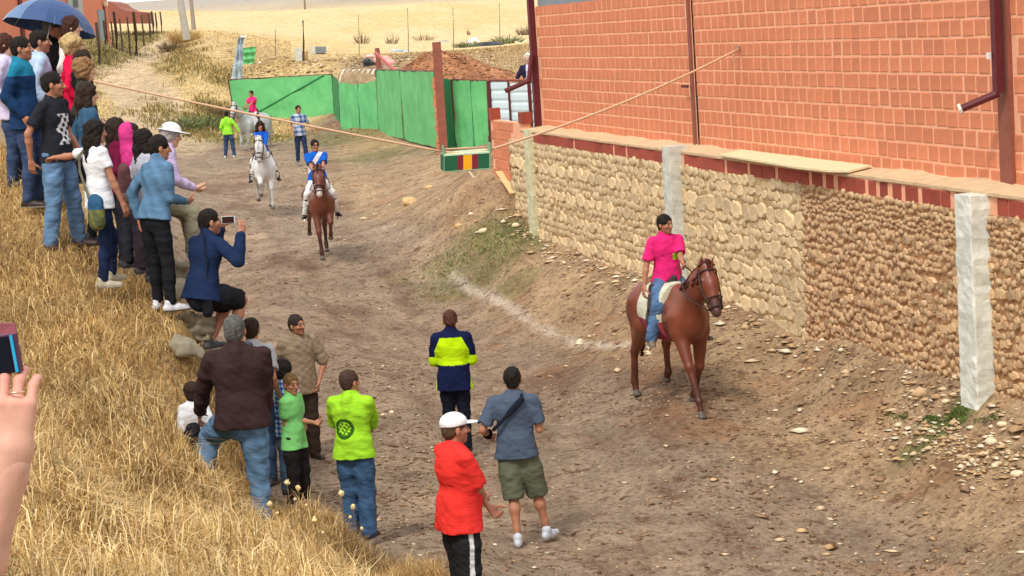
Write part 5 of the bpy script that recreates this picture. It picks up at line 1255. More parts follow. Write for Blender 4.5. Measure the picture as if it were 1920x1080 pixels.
disc(920, 452, .9, 1.6, 1.4, 3500, .09, .008, 32, 'green_weeds'); disc(500, 262, 1.5, 2.2, 3, 3000, .12, .014, 33, 'far_green_grass'); disc(640, 262, 1.5, 1.6, 3, 2000, .12, .014, 34, 'gate_green_grass')
# thistle heads in front of the boys
tl = [(535, 800, 15.8), (580, 812, 15.6), (648, 930, 14.9), (772, 0, 0)]
THI = mat('thistle_head', hexc(222, 196, 140), .9, .2, 40)
for i, (px, py, Y, lb) in enumerate(((538, 905, 15.2, 'thistle with a round pale head in front of the light green polo boy'), (559, 915, 15.1, 'thistle with a round pale head right of the polo boy thistle'), (640, 925, 14.6, 'thistle standing in front of the left leg of the lime hoodie boy'), (662, 950, 14.5, 'shorter thistle in front of the lime hoodie boy'), (590, 975, 14.0, 'low thistle between the polo boy and the lime hoodie boy'), (505, 945, 14.4, 'thistle in front of the brown hoodie man'))):
    h_ = A(px, py, Y); g_ = tz(h_.x, h_.y); th_ = thing('thistle', lb, 'plant', (h_.x, h_.y, g_), 0, 'thistles in the foreground grass'); q = MB(); Hh = max(.25, h_.z-g_)
    q.tube([(0, 0, -.05), (.01, 0, Hh*.6), (0, 0, Hh)], .004, 5)
    for s_ in (-1, 1): q.tube([(0, 0, Hh*.5), (s_*.05, .01, Hh*.72)], .003, 4)
    q.build('stem', TWIG, th_); S_ = SDF(); S_.ell((0, 0, Hh), (.02, .02, .022), .01); S_.noise(wrinkle(.006, 160, i)); V, Q = S_.mesh(.005); link('flower_head', npmesh('flower_head', V, Q, False), THI, th_); S_ = SDF(); S_.ell((.05, .01, Hh*.74), (.013, .013, .014), .01); V, Q = S_.mesh(.004); link('flower_head', npmesh('flower_head', V, Q, False), THI, th_)

def px_ground(px, py, z0=.5):
    z = np.full(len(px), z0)
    for _ in range(6):
        d = np.array(_f)[None]+np.outer((px-960)/F, np.array(_r))+np.outer((540-py)/F, np.array(_u)); t = (z-CAM_H)/d[:, 2]; X, Y = t*d[:, 0], t*d[:, 1]; z = .5*z+.5*terrain_z(X, Y)
    return X, Y
r = np.random.default_rng(31); n = 9000; a_ = r.normal(0, .42, n); px_ = 1785+a_*110; py_ = 779+r.normal(0, .4, n)*17-6*a_
X, Y = px_ground(px_, py_); k = (X < xw(Y)-.05) & (snoise(X, Y, 5, 3, 2) > -.2); blades('green_grass', X[k], Y[k], .07, .005, .7, greenc, 31)
def stone_cluster(r, n):
    px_ = r.choice([1720, 1850, 1830, 1780], n)+r.normal(0, 45, n); py_ = np.where(px_ > 1800, 862, 818)+r.normal(0, 24, n); X, Y = px_ground(px_, py_); k = X < xw(Y)-.1; return X[k], Y[k]
scatter_clods('pale_pebbles', 420, stone_cluster, lambda r, m, X, Y: np.abs(r.normal(0, 1, m))*.018+.016, lambda r, m, X, Y: pal_l[r.integers(0, 4, m)], 41)
def foot_stones(r, n):
    Y = r.uniform(19.5, 41, n); X = xw(Y)-.08-np.abs(r.normal(0, .22, n)); return X, Y
scatter_clods('fallen_stones', 500, foot_stones, lambda r, m, X, Y: np.abs(r.normal(0, 1, m))*.028+.018, lambda r, m, X, Y: np.concatenate([pal_l, pal_d[3:]])[r.integers(0, 5, m)], 42)

def clumps(name, pts, nb, spread, ln, wd, cols, seed):
    r = np.random.default_rng(seed); X = []; Y = []
    for px, py in pts:
        p = on_ground(px, py, 66, 180); X.append(p.x+r.normal(0, spread, nb)); Y.append(p.y+r.normal(0, spread*1.5, nb))
    X, Y = np.concatenate(X), np.concatenate(Y); return blades(name, X, Y, ln, wd, .7, cols, seed)
r = np.random.default_rng(55)
P1 = [(x, y) for x, y in zip(r.uniform(172, 306, 420), r.uniform(60, 148, 420)) if y < 146-(x-180)*.56]
clumps('verge_tufts', P1, 26, .35, .30, .022, olive, 56)
P2 = [(x, y) for x, y in np.concatenate([r.normal((345, 112), (22, 16), (60, 2)), r.normal((420, 140), (14, 12), (30, 2)), r.normal((300, 215), (26, 10), (22, 2)), r.normal((395, 205), (20, 14), (34, 2)), r.normal((372, 240), (34, 10), (60, 2))])]
clumps('slope_tufts', P2, 26, .30, .34, .022, lambda r, n, X, Y: olive(r, n, X, Y)*np.array([1.0, .94, .86]), 57)
# ------------------------------------------------------------------ people in the place
SK1, SK2, SK3 = hexc(196, 146, 118), hexc(214, 166, 138), hexc(176, 120, 92)
BLK, DKB, BRN, GRY = (.018, .014, .012), (.035, .022, .016), (.09, .05, .03), (.10, .095, .09)
DENIM, DENIM_D, NAVY = hexc(96, 126, 158), hexc(58, 74, 104), hexc(26, 36, 62)
class Place:
    def __init__(s, loc, face): s.loc = Vector(loc); s.rz = R(face)
    def l(s, w):                                  # world point -> the figure's own frame
        d = Vector(w)-s.loc; c, n = math.cos(-s.rz), math.sin(-s.rz); return (d.x*c-d.y*n, d.x*n+d.y*c, d.z)
    def px(s, x, y, Y=None): return s.l(at_y(x, y, Y if Y else s.loc.y))
def at_head(px, py, H, Y=None, y0=10, y1=120, crown=None):
    if Y is None: return stand(px, py, crown or H, y0, y1)
    p = at_y(px, py, Y); return Vector((p.x, p.y, p.z-(crown or H)))
def denim(c): 
    c = np.array(c)
    def f(V, J): n_ = np.sin(V[:, 2]*23+V[:, 0]*31)*np.sin(V[:, 0]*17+V[:, 1]*29); return c[None]*(1+.22*n_[:, None])
    return f
def plaid(c1, c2, c3, f=95):
    def g(V, J):
        a = np.sin(V[:, 2]*f) > .1; b = np.sin((V[:, 0]*.8+V[:, 1]*.6)*f) > .1
        C_ = np.where((a & b)[:, None], c1, np.where((a | b)[:, None], c2, c3)); return C_
    return g
PP = {}
def who(key, label, px, py, H, face, Y=None, crown=None, y0=10, dx=0, **kw):
    p = at_head(px, py, H, Y, y0, crown=crown); pl = Place(p, face)
    if 'chest' in kw: c_ = Matrix.Rotation(R(face), 3, 'Z') @ Vector((kw['chest'][0]*1.15, kw['chest'][1]*1.15, 0)); p = p-c_; pl = Place(p, face)
    for k in ('hL', 'hR'):
        if k in kw and isinstance(kw[k], tuple) and len(kw[k]) and kw[k][0] == 'px': kw[k] = pl.px(*kw[k][1:])
    kw.setdefault('seed', len(PP)*3+1)
    root, J = person(label, tuple(p), R(face), H, group='spectators', **kw); PP[key] = (pl, J, root); return pl, J
S = lambda **k: k
# --- crowd on the bank
who('tee', 'man in black tee with white print holding the hand of the woman in white', 92, 130, 1.80, -112, Y=20.2, head=(R(28), R(-4), 0), skin=SK3, hair=('short', BLK), stubble=True,
    top=dict(kind='tee', col=lambda V, J: np.where(((np.abs(V[:, 0]+.01+.03*np.sin(V[:, 2]*40)) < .085) & (V[:, 2] > 1.06) & (V[:, 2] < 1.36) & (V[:, 1] > .03) & ((np.sin(V[:, 0]*75+V[:, 2]*48)+np.sin(V[:, 2]*95-V[:, 0]*60)) > -.35))[:, None], (.62, .62, .62), (.02, .022, .028)), sleeve=.62, hem=.05),
    legs=dict(col=denim(DENIM), loose=.022), shoes=hexc(58, 34, 30), sole=(.1, .07, .06), fL=(-.20, .03, 0, .3), fR=(.18, -.05, 0, -.3), hR=('px', 58, 300, 20.05), eR=(1, -.6, -.2), hL=(-.30, .10, .92), lod=.85)
who('wtee', 'young woman in white tee and dark jeans with a green shoulder bag seen from behind', 172, 221, 1.62, -48, Y=19.3, head=(R(-8), R(-6), 0), skin=SK3, hair=('long', BLK, 1.0),
    top=dict(kind='tee', col=(.74, .75, .78), sleeve=.5, hem=.10, loose=.010), legs=dict(col=denim(hexc(30, 40, 66)), loose=.004), shoes=hexc(178, 168, 144), w=.88, fL=(-.10, .12, .03, .2), fR=(.10, -.10, 0, -.5), hL=('px', 76, 300, 19.9), eL=(-.2, -.6, -.8), hR=(.22, .12, .80), lod=.85)
who('denimw', 'woman with long dark hair in a blue denim jacket beside the black tee man', 158, 152, 1.66, -60, Y=20.9, head=(0, R(-6), 0), skin=SK2, hair=('long', DKB, 1.5), top=dict(kind='jacket', col=denim(hexc(60, 94, 122)), sleeve=1.2, hem=.0, loose=.018), legs=dict(col=(.02, .02, .024), loose=.004), w=.92, fL=(-.1, .1, 0), fR=(.08, -.1, 0))
who('curly', 'woman with light brown curly hair in an olive jacket behind the black tee man', 153, 108, 1.66, -72, Y=21.5, skin=SK2, hair=('curly', hexc(138, 104, 70)), top=dict(kind='jacket', col=hexc(66, 68, 58), sleeve=1.2, hem=.10), legs=dict(col=hexc(160, 130, 100), len=.45), shoes=(.75, .75, .72), w=.95)
who('teal', 'man in a teal and navy jacket standing at the left edge of the crowd', 33, 64, 1.78, -95, Y=21.0, head=(R(4), 0, 0), skin=SK3, hair=('short', BLK), stubble=True,
    top=dict(kind='jacket', col=lambda V, J: np.where((V[:, 2] > 1.36)[:, None], hexc(36, 122, 152), hexc(30, 56, 92)), sleeve=1.2, hem=.12, loose=.024), legs=dict(col=denim(DENIM_D)), shoes=hexc(50, 36, 30))
who('lblue', 'man in a light blue collared shirt between the teal jacket and the curly hair', 68, 53, 1.74, -72, Y=21.9, head=(R(-6), R(-3), 0), skin=SK3, hair=('short', BLK), stubble=True, top=dict(kind='shirt', col=hexc(176, 196, 222), sleeve=1.2, hem=.12), legs=dict(col=NAVY))
who('umb', 'grey haired man with glasses under the blue umbrella', 92, 27, 1.76, -78, Y=23.2, head=(R(-8), R(-3), 0), skin=SK3, hair=('short', GRY), hat=('glasses', (.02, .02, .02)), top=dict(kind='jacket', col=(.025, .028, .035), sleeve=1.2), legs=dict(col=(.03, .03, .035)), hL=(-.28, .24, 1.36))
who('whtop', 'woman with short brown hair and a white top under the edge of the umbrella', 127, 28, 1.66, -80, Y=22.5, head=(R(0), R(-5), 0), skin=SK2, hair=('medium', hexc(66, 42, 36)), top=dict(kind='shirt', col=(.76, .72, .66), sleeve=1.2, loose=.03), legs=dict(col=(.6, .58, .5)), w=1.0)
who('blond', 'woman with short blond hair in a bright red jacket', 130, 64, 1.60, -70, Y=21.9, head=(0, R(-5), 0), skin=SK2, hair=('curly', hexc(176, 150, 104)), top=dict(kind='jacket', col=hexc(220, 28, 70), sleeve=1.2), legs=dict(col=(.03, .03, .035)), w=.95)
who('blkj', 'person in a black hooded jacket in front of the blond woman', 150, 92, 1.56, -62, Y=21.7, skin=SK2, hair=('medium', DKB), top=dict(kind='hoodie', col=(.018, .018, .022), sleeve=1.2, hood=True), legs=dict(col=(.03, .03, .04)), w=.95)
who('left', 'brown haired person in a pale lavender shirt cut by the left edge of the picture', 3, 60, 1.66, -85, Y=21.8, skin=SK2, hair=('medium', hexc(74, 44, 36)), top=dict(kind='shirt', col=hexc(206, 196, 222), sleeve=1.2, hem=.15), legs=dict(col=denim(DENIM_D)))
who('maroon', 'dark haired girl in a maroon top between the white tee and the pink hood', 212, 217, 1.56, -55, Y=20.7, skin=SK3, hair=('long', DKB, .9), top=dict(kind='tee', col=hexc(110, 26, 60), sleeve=1.2, hem=.05), legs=dict(col=(.03, .03, .04)), w=.88)
who('pinkh', 'person with a magenta hood pulled up over the head', 240, 226, 1.56, -62, Y=20.5, skin=SK2, hair=('short', DKB), top=dict(kind='hoodie', col=hexc(208, 62, 132), sleeve=1.2, hood_up=True, hem=.1), legs=dict(col=(.04, .03, .04)), w=.9, hL=(-.12, .3, 1.0), hR=(.12, .3, 1.0))
who('backp', 'dark haired girl in a pale grey top with a maroon rucksack', 264, 238, 1.56, -55, Y=20.1, skin=SK3, hair=('long', BLK, 1.3), top=dict(kind='tee', col=hexc(172, 172, 184), sleeve=1.2, hem=.06), legs=dict(col=(.03, .03, .035)), w=.88)
who('djack', 'slim youth in faded denim jacket and black trousers with two tone trainers', 292, 246, 1.70, -38, Y=19.2, head=(R(-30), R(-8), 0), skin=SK3, hair=('short', BLK),
    top=dict(kind='jacket', col=denim(hexc(86, 118, 146)), sleeve=1.2, hem=.02, loose=.016), legs=dict(col=(.014, .014, .017), loose=.006), shoes=hexc(210, 210, 214), sole=(.03, .03, .03), w=.9, chest=(0, .10), fL=(-.10, .05, 0, .2), fR=(.13, .0, -.03, -.5), hL=(-.24, .03, .88), eL=(-1, -.4, -.3), hR=(.1, .32, 1.02), lod=.85)
# seated woman in the white hat
pl, J = who('hat', 'woman in a white sun hat, lavender cardigan and khaki trousers sitting on a stone', 312, 218, 1.64, -70, Y=20.7, crown=1.30, head=(R(-5), R(-14), 0), skin=SK2, hair=('medium', (.35, .33, .31)), hat=('sunhat', (.78, .78, .76)),
    pelvis=(0, 0, .50), chest=(0, .16), fL=(-.10, .38, -.18, 0), fR=(.10, .32, -.16, 0), top=dict(kind='shirt', col=hexc(196, 178, 214), sleeve=1.2, hem=.06, loose=.024), legs=dict(col=hexc(148, 142, 118), loose=.03), shoes=hexc(170, 184, 190), hL=(-.08, .40, .56), hR=(.08, .38, .56), eL=(-.6, -.8, -.5), eR=(.6, -.8, -.5))
# seated man with the phone
pl, J = who('squat', 'man in navy top and black shorts sitting on a stone filming with a phone', 386, 380, 1.76, -42, Y=19.2, crown=1.32, head=(R(-24), R(-2), 0), skin=SK3, hair=('short', BLK), stubble=True,
    pelvis=(0, 0, .47), chest=(0, .13), fL=(-.10, .14, -.10, 0), fR=(.14, .22, -.10, -.3), top=dict(kind='jacket', col=hexc(30, 44, 74), sleeve=1.2, hem=.06, loose=.024), legs=dict(col=(.014, .014, .018), len=.42, loose=.03),
    shoes=hexc(60, 60, 66), hR=('px', 452, 440, 19.0), eR=(1, -.1, -1), hL=('px', 415, 428, 19.5), eL=(-.4, .2, -1), lod=.8, handdirR=None)
ph = thing('phone', 'dark phone held up sideways by the seated man in navy', 'phone', tuple(at_y(428, 412, 19.25)), R(-8)); q = MB(); q.box((0, 0, 0), (.135, .012, .07)); q.build('phone_body', mat('phone_white', (.62, .62, .62), .4), ph); q = MB(); q.box((0, -.008, 0), (.115, .004, .06)); q.build('screen', mat('screen_dark', hexc(50, 26, 30), .2), ph)
# --- people on the road and the foot of the bank
who('brown', 'stocky man in a dark brown hoodie and jeans with one foot up on the bank', 437, 586, 1.80, 6, Y=16.0, head=(R(-8), R(2), 0), skin=SK3, hair=('short', GRY), w=1.13,
    top=dict(kind='hoodie', col=hexc(58, 42, 42), sleeve=1.2, hood=True, hem=.06, loose=.030), legs=dict(col=denim(hexc(92, 122, 150)), loose=.030, flare=.7), shoes=hexc(190, 188, 184), fL=(-.36, .10, .32, .3), fR=(.10, -.04, .0, -.1), kneeL=(-.35, 1, 0),
    hR=('px', 500, 838, 16.3), eR=(.6, -.5, -.5), hL=('px', 372, 790, 16.3), eL=(-.8, -.5, -.2), lod=.8)
who('greyb', 'short haired man in a light grey shirt hidden behind the brown hoodie', 468, 600, 1.74, -10, y0=20, skin=SK3, hair=('short', DKB), top=dict(kind='tee', col=hexc(176, 176, 178), sleeve=.6), legs=dict(col=denim(DENIM_D)))
who('moust', 'man with a moustache in an open necked olive checked shirt facing the camera', 553, 586, 1.76, -152, y0=20, head=(R(22), R(0), R(3)), skin=SK3, hair=('short', hexc(52, 44, 40)), stubble='moustache', w=1.06, belly=.05,
    top=dict(kind='shirt', col=plaid(hexc(128, 112, 92), hexc(148, 130, 108), hexc(138, 120, 100), 70), sleeve=.8, hem=.12, loose=.028), legs=dict(col=hexc(62, 52, 44), loose=.022), shoes=hexc(46, 36, 30), hL=('px', 598, 715), eL=(-1, -.2, -.3), lod=.8)
who('bplaid', 'dark haired boy in a blue and white checked shirt behind the polo boy', 528, 674, 1.46, -25, Y=21, skin=SK3, hair=('medium', BLK), top=dict(kind='shirt', col=plaid(hexc(40, 74, 140), hexc(96, 134, 190), (.6, .65, .72), 120), sleeve=1.2, hem=.14), legs=dict(col=denim(DENIM)), w=.9)
who('polo', 'smiling boy in a light green polo shirt and black trousers turned to the camera', 541, 699, 1.38, -118, Y=19.9, head=(R(-26), R(-4), 0), skin=SK3, hair=('short', hexc(116, 88, 56)), top=dict(kind='polo', col=hexc(128, 206, 120), sleeve=.55, hem=.13, loose=.020), legs=dict(col=(.02, .016, .018), loose=.018), shoes=(.05, .03, .03),
    w=.86, hR=('px', 548, 872), eR=(1, -.4, -.2), hL=(-.03, .24, .88), lod=.8)
who('kid', 'small dark haired child in a white shirt standing beside the brown hoodie', 358, 716, 1.15, 20, skin=SK3, hair=('medium', DKB), top=dict(kind='tee', col=(.72, .73, .76), sleeve=1.2), legs=dict(col=denim(DENIM_D)), w=.9, Y=17.75)
def lime(V, J):
    c = J['neck']-J['up']*.27; x = (V-c) @ J['side']+.035; z = (V-c) @ J['up']; rr_ = np.hypot(x, z); back = (V-J['pel']) @ J['fwd'] < 0
    pat = ((rr_ < .098) & (rr_ > .066)) | ((rr_ < .066) & (np.sin(x*150+1)*np.sin(z*110)+.5*np.sin(z*190+x*60) > .12))
    return np.where((pat & back)[:, None], (.03, .10, .01), hexc(156, 214, 48))
who('lime', 'boy in a lime green hoodie with a round black emblem on the back', 652, 690, 1.64, -18, Y=18.7, head=(R(-28), R(0), 0), skin=SK3, hair=('short', hexc(70, 52, 44)), w=1.05, top=dict(kind='hoodie', col=lime, sleeve=1.2, hood=True, hem=.07, loose=.026), legs=dict(col=denim(hexc(62, 90, 122)), loose=.03), shoes=hexc(60, 40, 40),
    hR=('px', 700, 802, 19.1), eR=(1, -.4, -.5), hL=(-.1, .32, 1.0), eL=(-1, -.2, -.3), lod=.62)
def hivis(V, J):
    z = (V-J['pel']) @ J['up']; x = (V-J['pel']) @ J['side']; y = (V-J['pel']) @ J['fwd']
    yel = (z > .17) & (z < .50) & (np.abs(x)+np.maximum(0, z-.34)*.5 < .205)
    slv = (np.abs(x) > .20) & (z < .27); return np.where((yel | slv)[:, None], hexc(190, 232, 20), hexc(24, 32, 66))
who('hivis', 'man in a yellow and navy work jacket seen from behind on the road', 842, 578, 1.76, -4, y0=20, skin=SK3, hair=('short', hexc(84, 54, 44)), w=1.04, head=(0, R(-8), 0), top=dict(kind='jacket', col=hivis, sleeve=1.2, hem=.13, loose=.028), legs=dict(col=(.012, .014, .026), loose=.014), shoes=(.03, .03, .04), hL=(-.16, .30, 1.10), hR=(.16, .30, 1.10), eL=(-.4, -1, -.5), eR=(.4, -1, -.5), lod=.8)
who('gtee', 'man in slate grey tee and olive shorts with a dark strap across his back', 958, 685, 1.77, -8, y0=17, skin=SK3, hair=('short', BLK), w=1.06, head=(R(8), R(-3), 0), top=dict(kind='tee', col=hexc(78, 90, 108), sleeve=.62, hem=.06, loose=.022), legs=dict(col=hexc(96, 100, 80), len=.50, loose=.030),
    shoes=hexc(190, 196, 206), sole=(.72, .75, .8), fL=(-.02, -.16, 0, .1), fR=(.24, .10, 0, -.4), hL=(-.29, .16, 1.06), eL=(-.4, -1, -.5), hR=(.20, .26, 1.12), eR=(.25, -1, -.6), lod=.75)
def redt(V, J): 
    x = (V-J['SR']); d = np.linalg.norm(V-(J['SR']*.7+J['SL']*.3+J['fwd']*.13-J['up']*.10), axis=1); return np.where((d < .035)[:, None], hexc(226, 130, 30), hexc(226, 56, 50))
who('red', 'stocky man in a red tee and white baseball cap with arms folded low', 845, 770, 1.76, -62, Y=15.5, skin=SK3, hair=('buzz', BRN), w=1.10, belly=.15, head=(R(-6), R(-2), 0), stubble=True, hat=('cap', (.80, .80, .80)), top=dict(kind='tee', col=redt, sleeve=.62, hem=.10, loose=.026),
    legs=dict(col=lambda V, J: np.where((np.abs(V[:, 0]) > .165)[:, None] & (np.abs(V[:, 1]+.0) < .018)[:, None], (.7, .7, .7), (.022, .022, .024)), loose=.034), hR=(-.02, .245, 1.02), eR=(1.3, -.5, -.2), curl=.8, hL=(.06, .25, .96), eL=(-.6, -.6, -.4), lod=.75)
# --- far people
who('fgreen', 'boy in lime green jacket and jeans by the straw slope far up the road', 424, 207, 1.50, -20, Y=64, skin=SK3, hair=('short', BLK), top=dict(kind='hoodie', col=hexc(150, 220, 60), sleeve=1.2, hood=True), legs=dict(col=denim(DENIM_D)), shoes=(.6, .6, .6), lod=1.6, hR=(.40, .1, .75), fL=(-.16, 0, 0), fR=(.16, 0, 0))
who('fplaid', 'man in a blue checked shirt standing in front of the long green gate', 558, 196, 1.75, -160, Y=61, skin=SK3, hair=('short', BLK), top=dict(kind='shirt', col=plaid(hexc(60, 84, 130), hexc(120, 140, 176), (.5, .52, .6), 42), sleeve=.7, hem=.1), legs=dict(col=denim(hexc(46, 58, 86))), lod=1.5, hL=(-.33, .18, 1.0), fL=(-.13, .1, 0), fR=(.10, -.1, 0))
who('yard', 'white haired person in a dark jacket leaning over the fence by the shed corner', 990, 98, 1.68, 165, Y=46.0, skin=SK2, hair=('medium', (.62, .60, .58)), top=dict(kind='jacket', col=lambda V, J: np.where((np.abs(V[:, 0]) < .05)[:, None] & (V[:, 1] > 0)[:, None], (.6, .6, .7), hexc(44, 40, 66)), sleeve=1.2), legs=dict(col=(.03, .03, .04)), lod=1.4, hL=(-.1, .4, 1.1), hR=(.25, .35, 1.1))
# --- riders
L1 = dict(fl=[(.44, .55, 0), (.24, .20, 0), (.16, .10, 0)], fr=[(.70, .60, -.02), (.84, .20, -.06), (.90, 0, -.06)], hl=[(-.58, .70, 0), (-.58, .34, 0), (-.66, .22, 0)], hr=[(-.96, .58, 0), (-1.02, .18, 0), (-.97, 0, 0)])
L2 = dict(fl=[(.70, .74, 0), (.50, .50, 0), (.42, .40, 0)], fr=[(.62, .56, -.02), (.66, .16, -.04), (.72, 0, -.05)], hl=[(-.88, .60, 0), (-.86, .18, 0), (-.80, 0, 0)], hr=[(-1.0, .74, .02), (-1.16, .46, .02), (-1.24, .36, .02)])
L3 = dict(fl=[(.62, .66, 0), (.62, .28, 0), (.60, .16, 0)], fr=[(.72, .82, 0), (.52, .58, 0), (.44, .50, 0)], hl=[(-.76, .62, 0), (-.66, .24, 0), (-.60, .12, 0)], hr=[(-.98, .66, 0), (-1.12, .36, 0), (-1.18, .26, 0)])
L0 = dict(fl=[(.52, .55, 0), (.52, .16, 0), (.56, 0, 0)], fr=[(.56, .55, 0), (.58, .16, 0), (.62, 0, 0)], hl=[(-.84, .58, 0), (-.84, .18, 0), (-.78, 0, 0)], hr=[(-.84, .58, 0), (-.84, .18, 0), (-.78, 0, 0)])
def mounted(key, plabel, hlabel, px, py, H, face, crown, hkw, pkw, Y=None, grp='horses with riders'):
    p = at_head(px, py, H, Y, crown=crown); rz = R(face); pz = crown-(.475*H+.015)
    s = hkw.get('H', 1.58)/1.58; horse(hlabel, tuple(p), rz, group='ridden horses', **hkw)
    d = dict(pelvis=(0, -.10*s, pz), fL=(-.335*s, .10*s, .80*s, .25), fR=(.335*s, .10*s, .80*s, -.25), kneeL=(-.35, 1, 0), kneeR=(.35, 1, 0), hL=(-.06, .34*s, pz+.16), hR=(.06, .34*s, pz+.18), eL=(-.22, -1, -.5), eR=(.22, -1, -.5))
    d.update(pkw); pl = Place(p, face); d.setdefault('seed', len(PP)*3+2); root, J = person(plabel, tuple(p), rz, H, group='riders', **d); PP[key] = (pl, J, root)
mounted('r1', 'young man in a bright pink polo shirt and jeans riding the nearest chestnut horse', 'large chestnut horse with a burgundy saddle cloth walking past the stone wall', 1250, 397, 1.74, 180+18, 2.42,
    dict(col=hexc(120, 62, 42), points=hexc(82, 44, 32), mane=hexc(70, 34, 26), legs=L1, H=1.60, lod=.75, head=(.02, -.08), cloth=hexc(150, 66, 78), pad=hexc(206, 206, 182), rein=((-.04, .36, 1.76), (.04, .36, 1.78)), sweat=.5),
    dict(head=(R(24), R(-3), 0), skin=SK3, hair=('short', BLK), stubble=True, w=1.0, top=dict(kind='polo', col=lambda V, J: np.where(((np.abs((V-J['neck']) @ J['side']+.075) < .032) & (np.abs((V-J['neck']) @ J['up']+.235) < .042) & (((V-J['neck']) @ J['fwd']) > .03))[:, None], hexc(150, 224, 30), hexc(222, 44, 118)), sleeve=.66, hem=.04, loose=.020),
    legs=dict(col=denim(hexc(84, 112, 148)), loose=.024), shoes=hexc(120, 104, 86), hL=(-.04, .34, 1.80), hR=(.36, -.02, 1.46), eR=(1, -.6, -.2), lod=.7), Y=24.7)
sash = lambda V, J: np.where(((np.abs(((V-J['neck']) @ J['side'])*.80+((V-J['neck']) @ J['up'])*.60+.062) < .042))[:, None], (.75, .76, .8), hexc(26, 92, 190))
mounted('r2', 'man in a blue shirt with a white sash across his chest riding a bay horse', 'bay horse with a white nose trotting up the middle of the road', 590, 258, 1.78, 180+10, 2.42,
    dict(col=hexc(112, 62, 46), points=hexc(60, 34, 28), mane=BLK, legs=L2, H=1.58, lod=1.05, head=(.10, -.02), white_nose=True, pad=(.7, .7, .68)),
    dict(head=(R(6), 0, 0), skin=SK3, hair=('short', BLK), hat=('glasses', (.02, .02, .02)), top=dict(kind='polo', col=sash, sleeve=.6, hem=.05, loose=.024), legs=dict(col=(.70, .69, .64), loose=.006), shoes=(.02, .018, .018), shoe_kind='boot', sole=(.02, .02, .02)), Y=41.2)
mounted('r3', 'girl with long curly dark hair in a blue shirt riding the white horse', 'white horse cantering beside the bay horse with its head high', 487, 226, 1.60, 180+9, 2.30,
    dict(col=(.62, .61, .60), points=(.50, .48, .45), mane=(.66, .65, .62), legs=L3, H=1.58, lod=1.2, head=(.14, .02), face=(.34, .34, .35), pad=(.7, .7, .7)),
    dict(head=(R(4), 0, 0), skin=SK3, hair=('curlylong', hexc(52, 34, 28), .6), top=dict(kind='shirt', col=hexc(24, 86, 186), sleeve=1.2, hem=.04), legs=dict(col=(.68, .66, .6), loose=.005), shoes=(.02, .018, .018), shoe_kind='boot', sole=(.02, .02, .02), w=.88, lod=1.1), Y=50)
mounted('r4', 'boy in a bright pink shirt sitting on the grey horse far up the road', 'grey horse standing far up the road near the long green gate', 468, 168, 1.55, 180-28, 2.24,
    dict(col=(.46, .47, .47), points=(.36, .36, .36), mane=(.6, .6, .6), legs=L0, H=1.50, lod=1.6, head=(-.10, .02), pad=(.6, .6, .6)),
    dict(skin=SK3, hair=('short', BLK), top=dict(kind='tee', col=hexc(232, 50, 118), sleeve=.6), legs=dict(col=(.66, .64, .62)), w=.9, lod=1.6), Y=69)
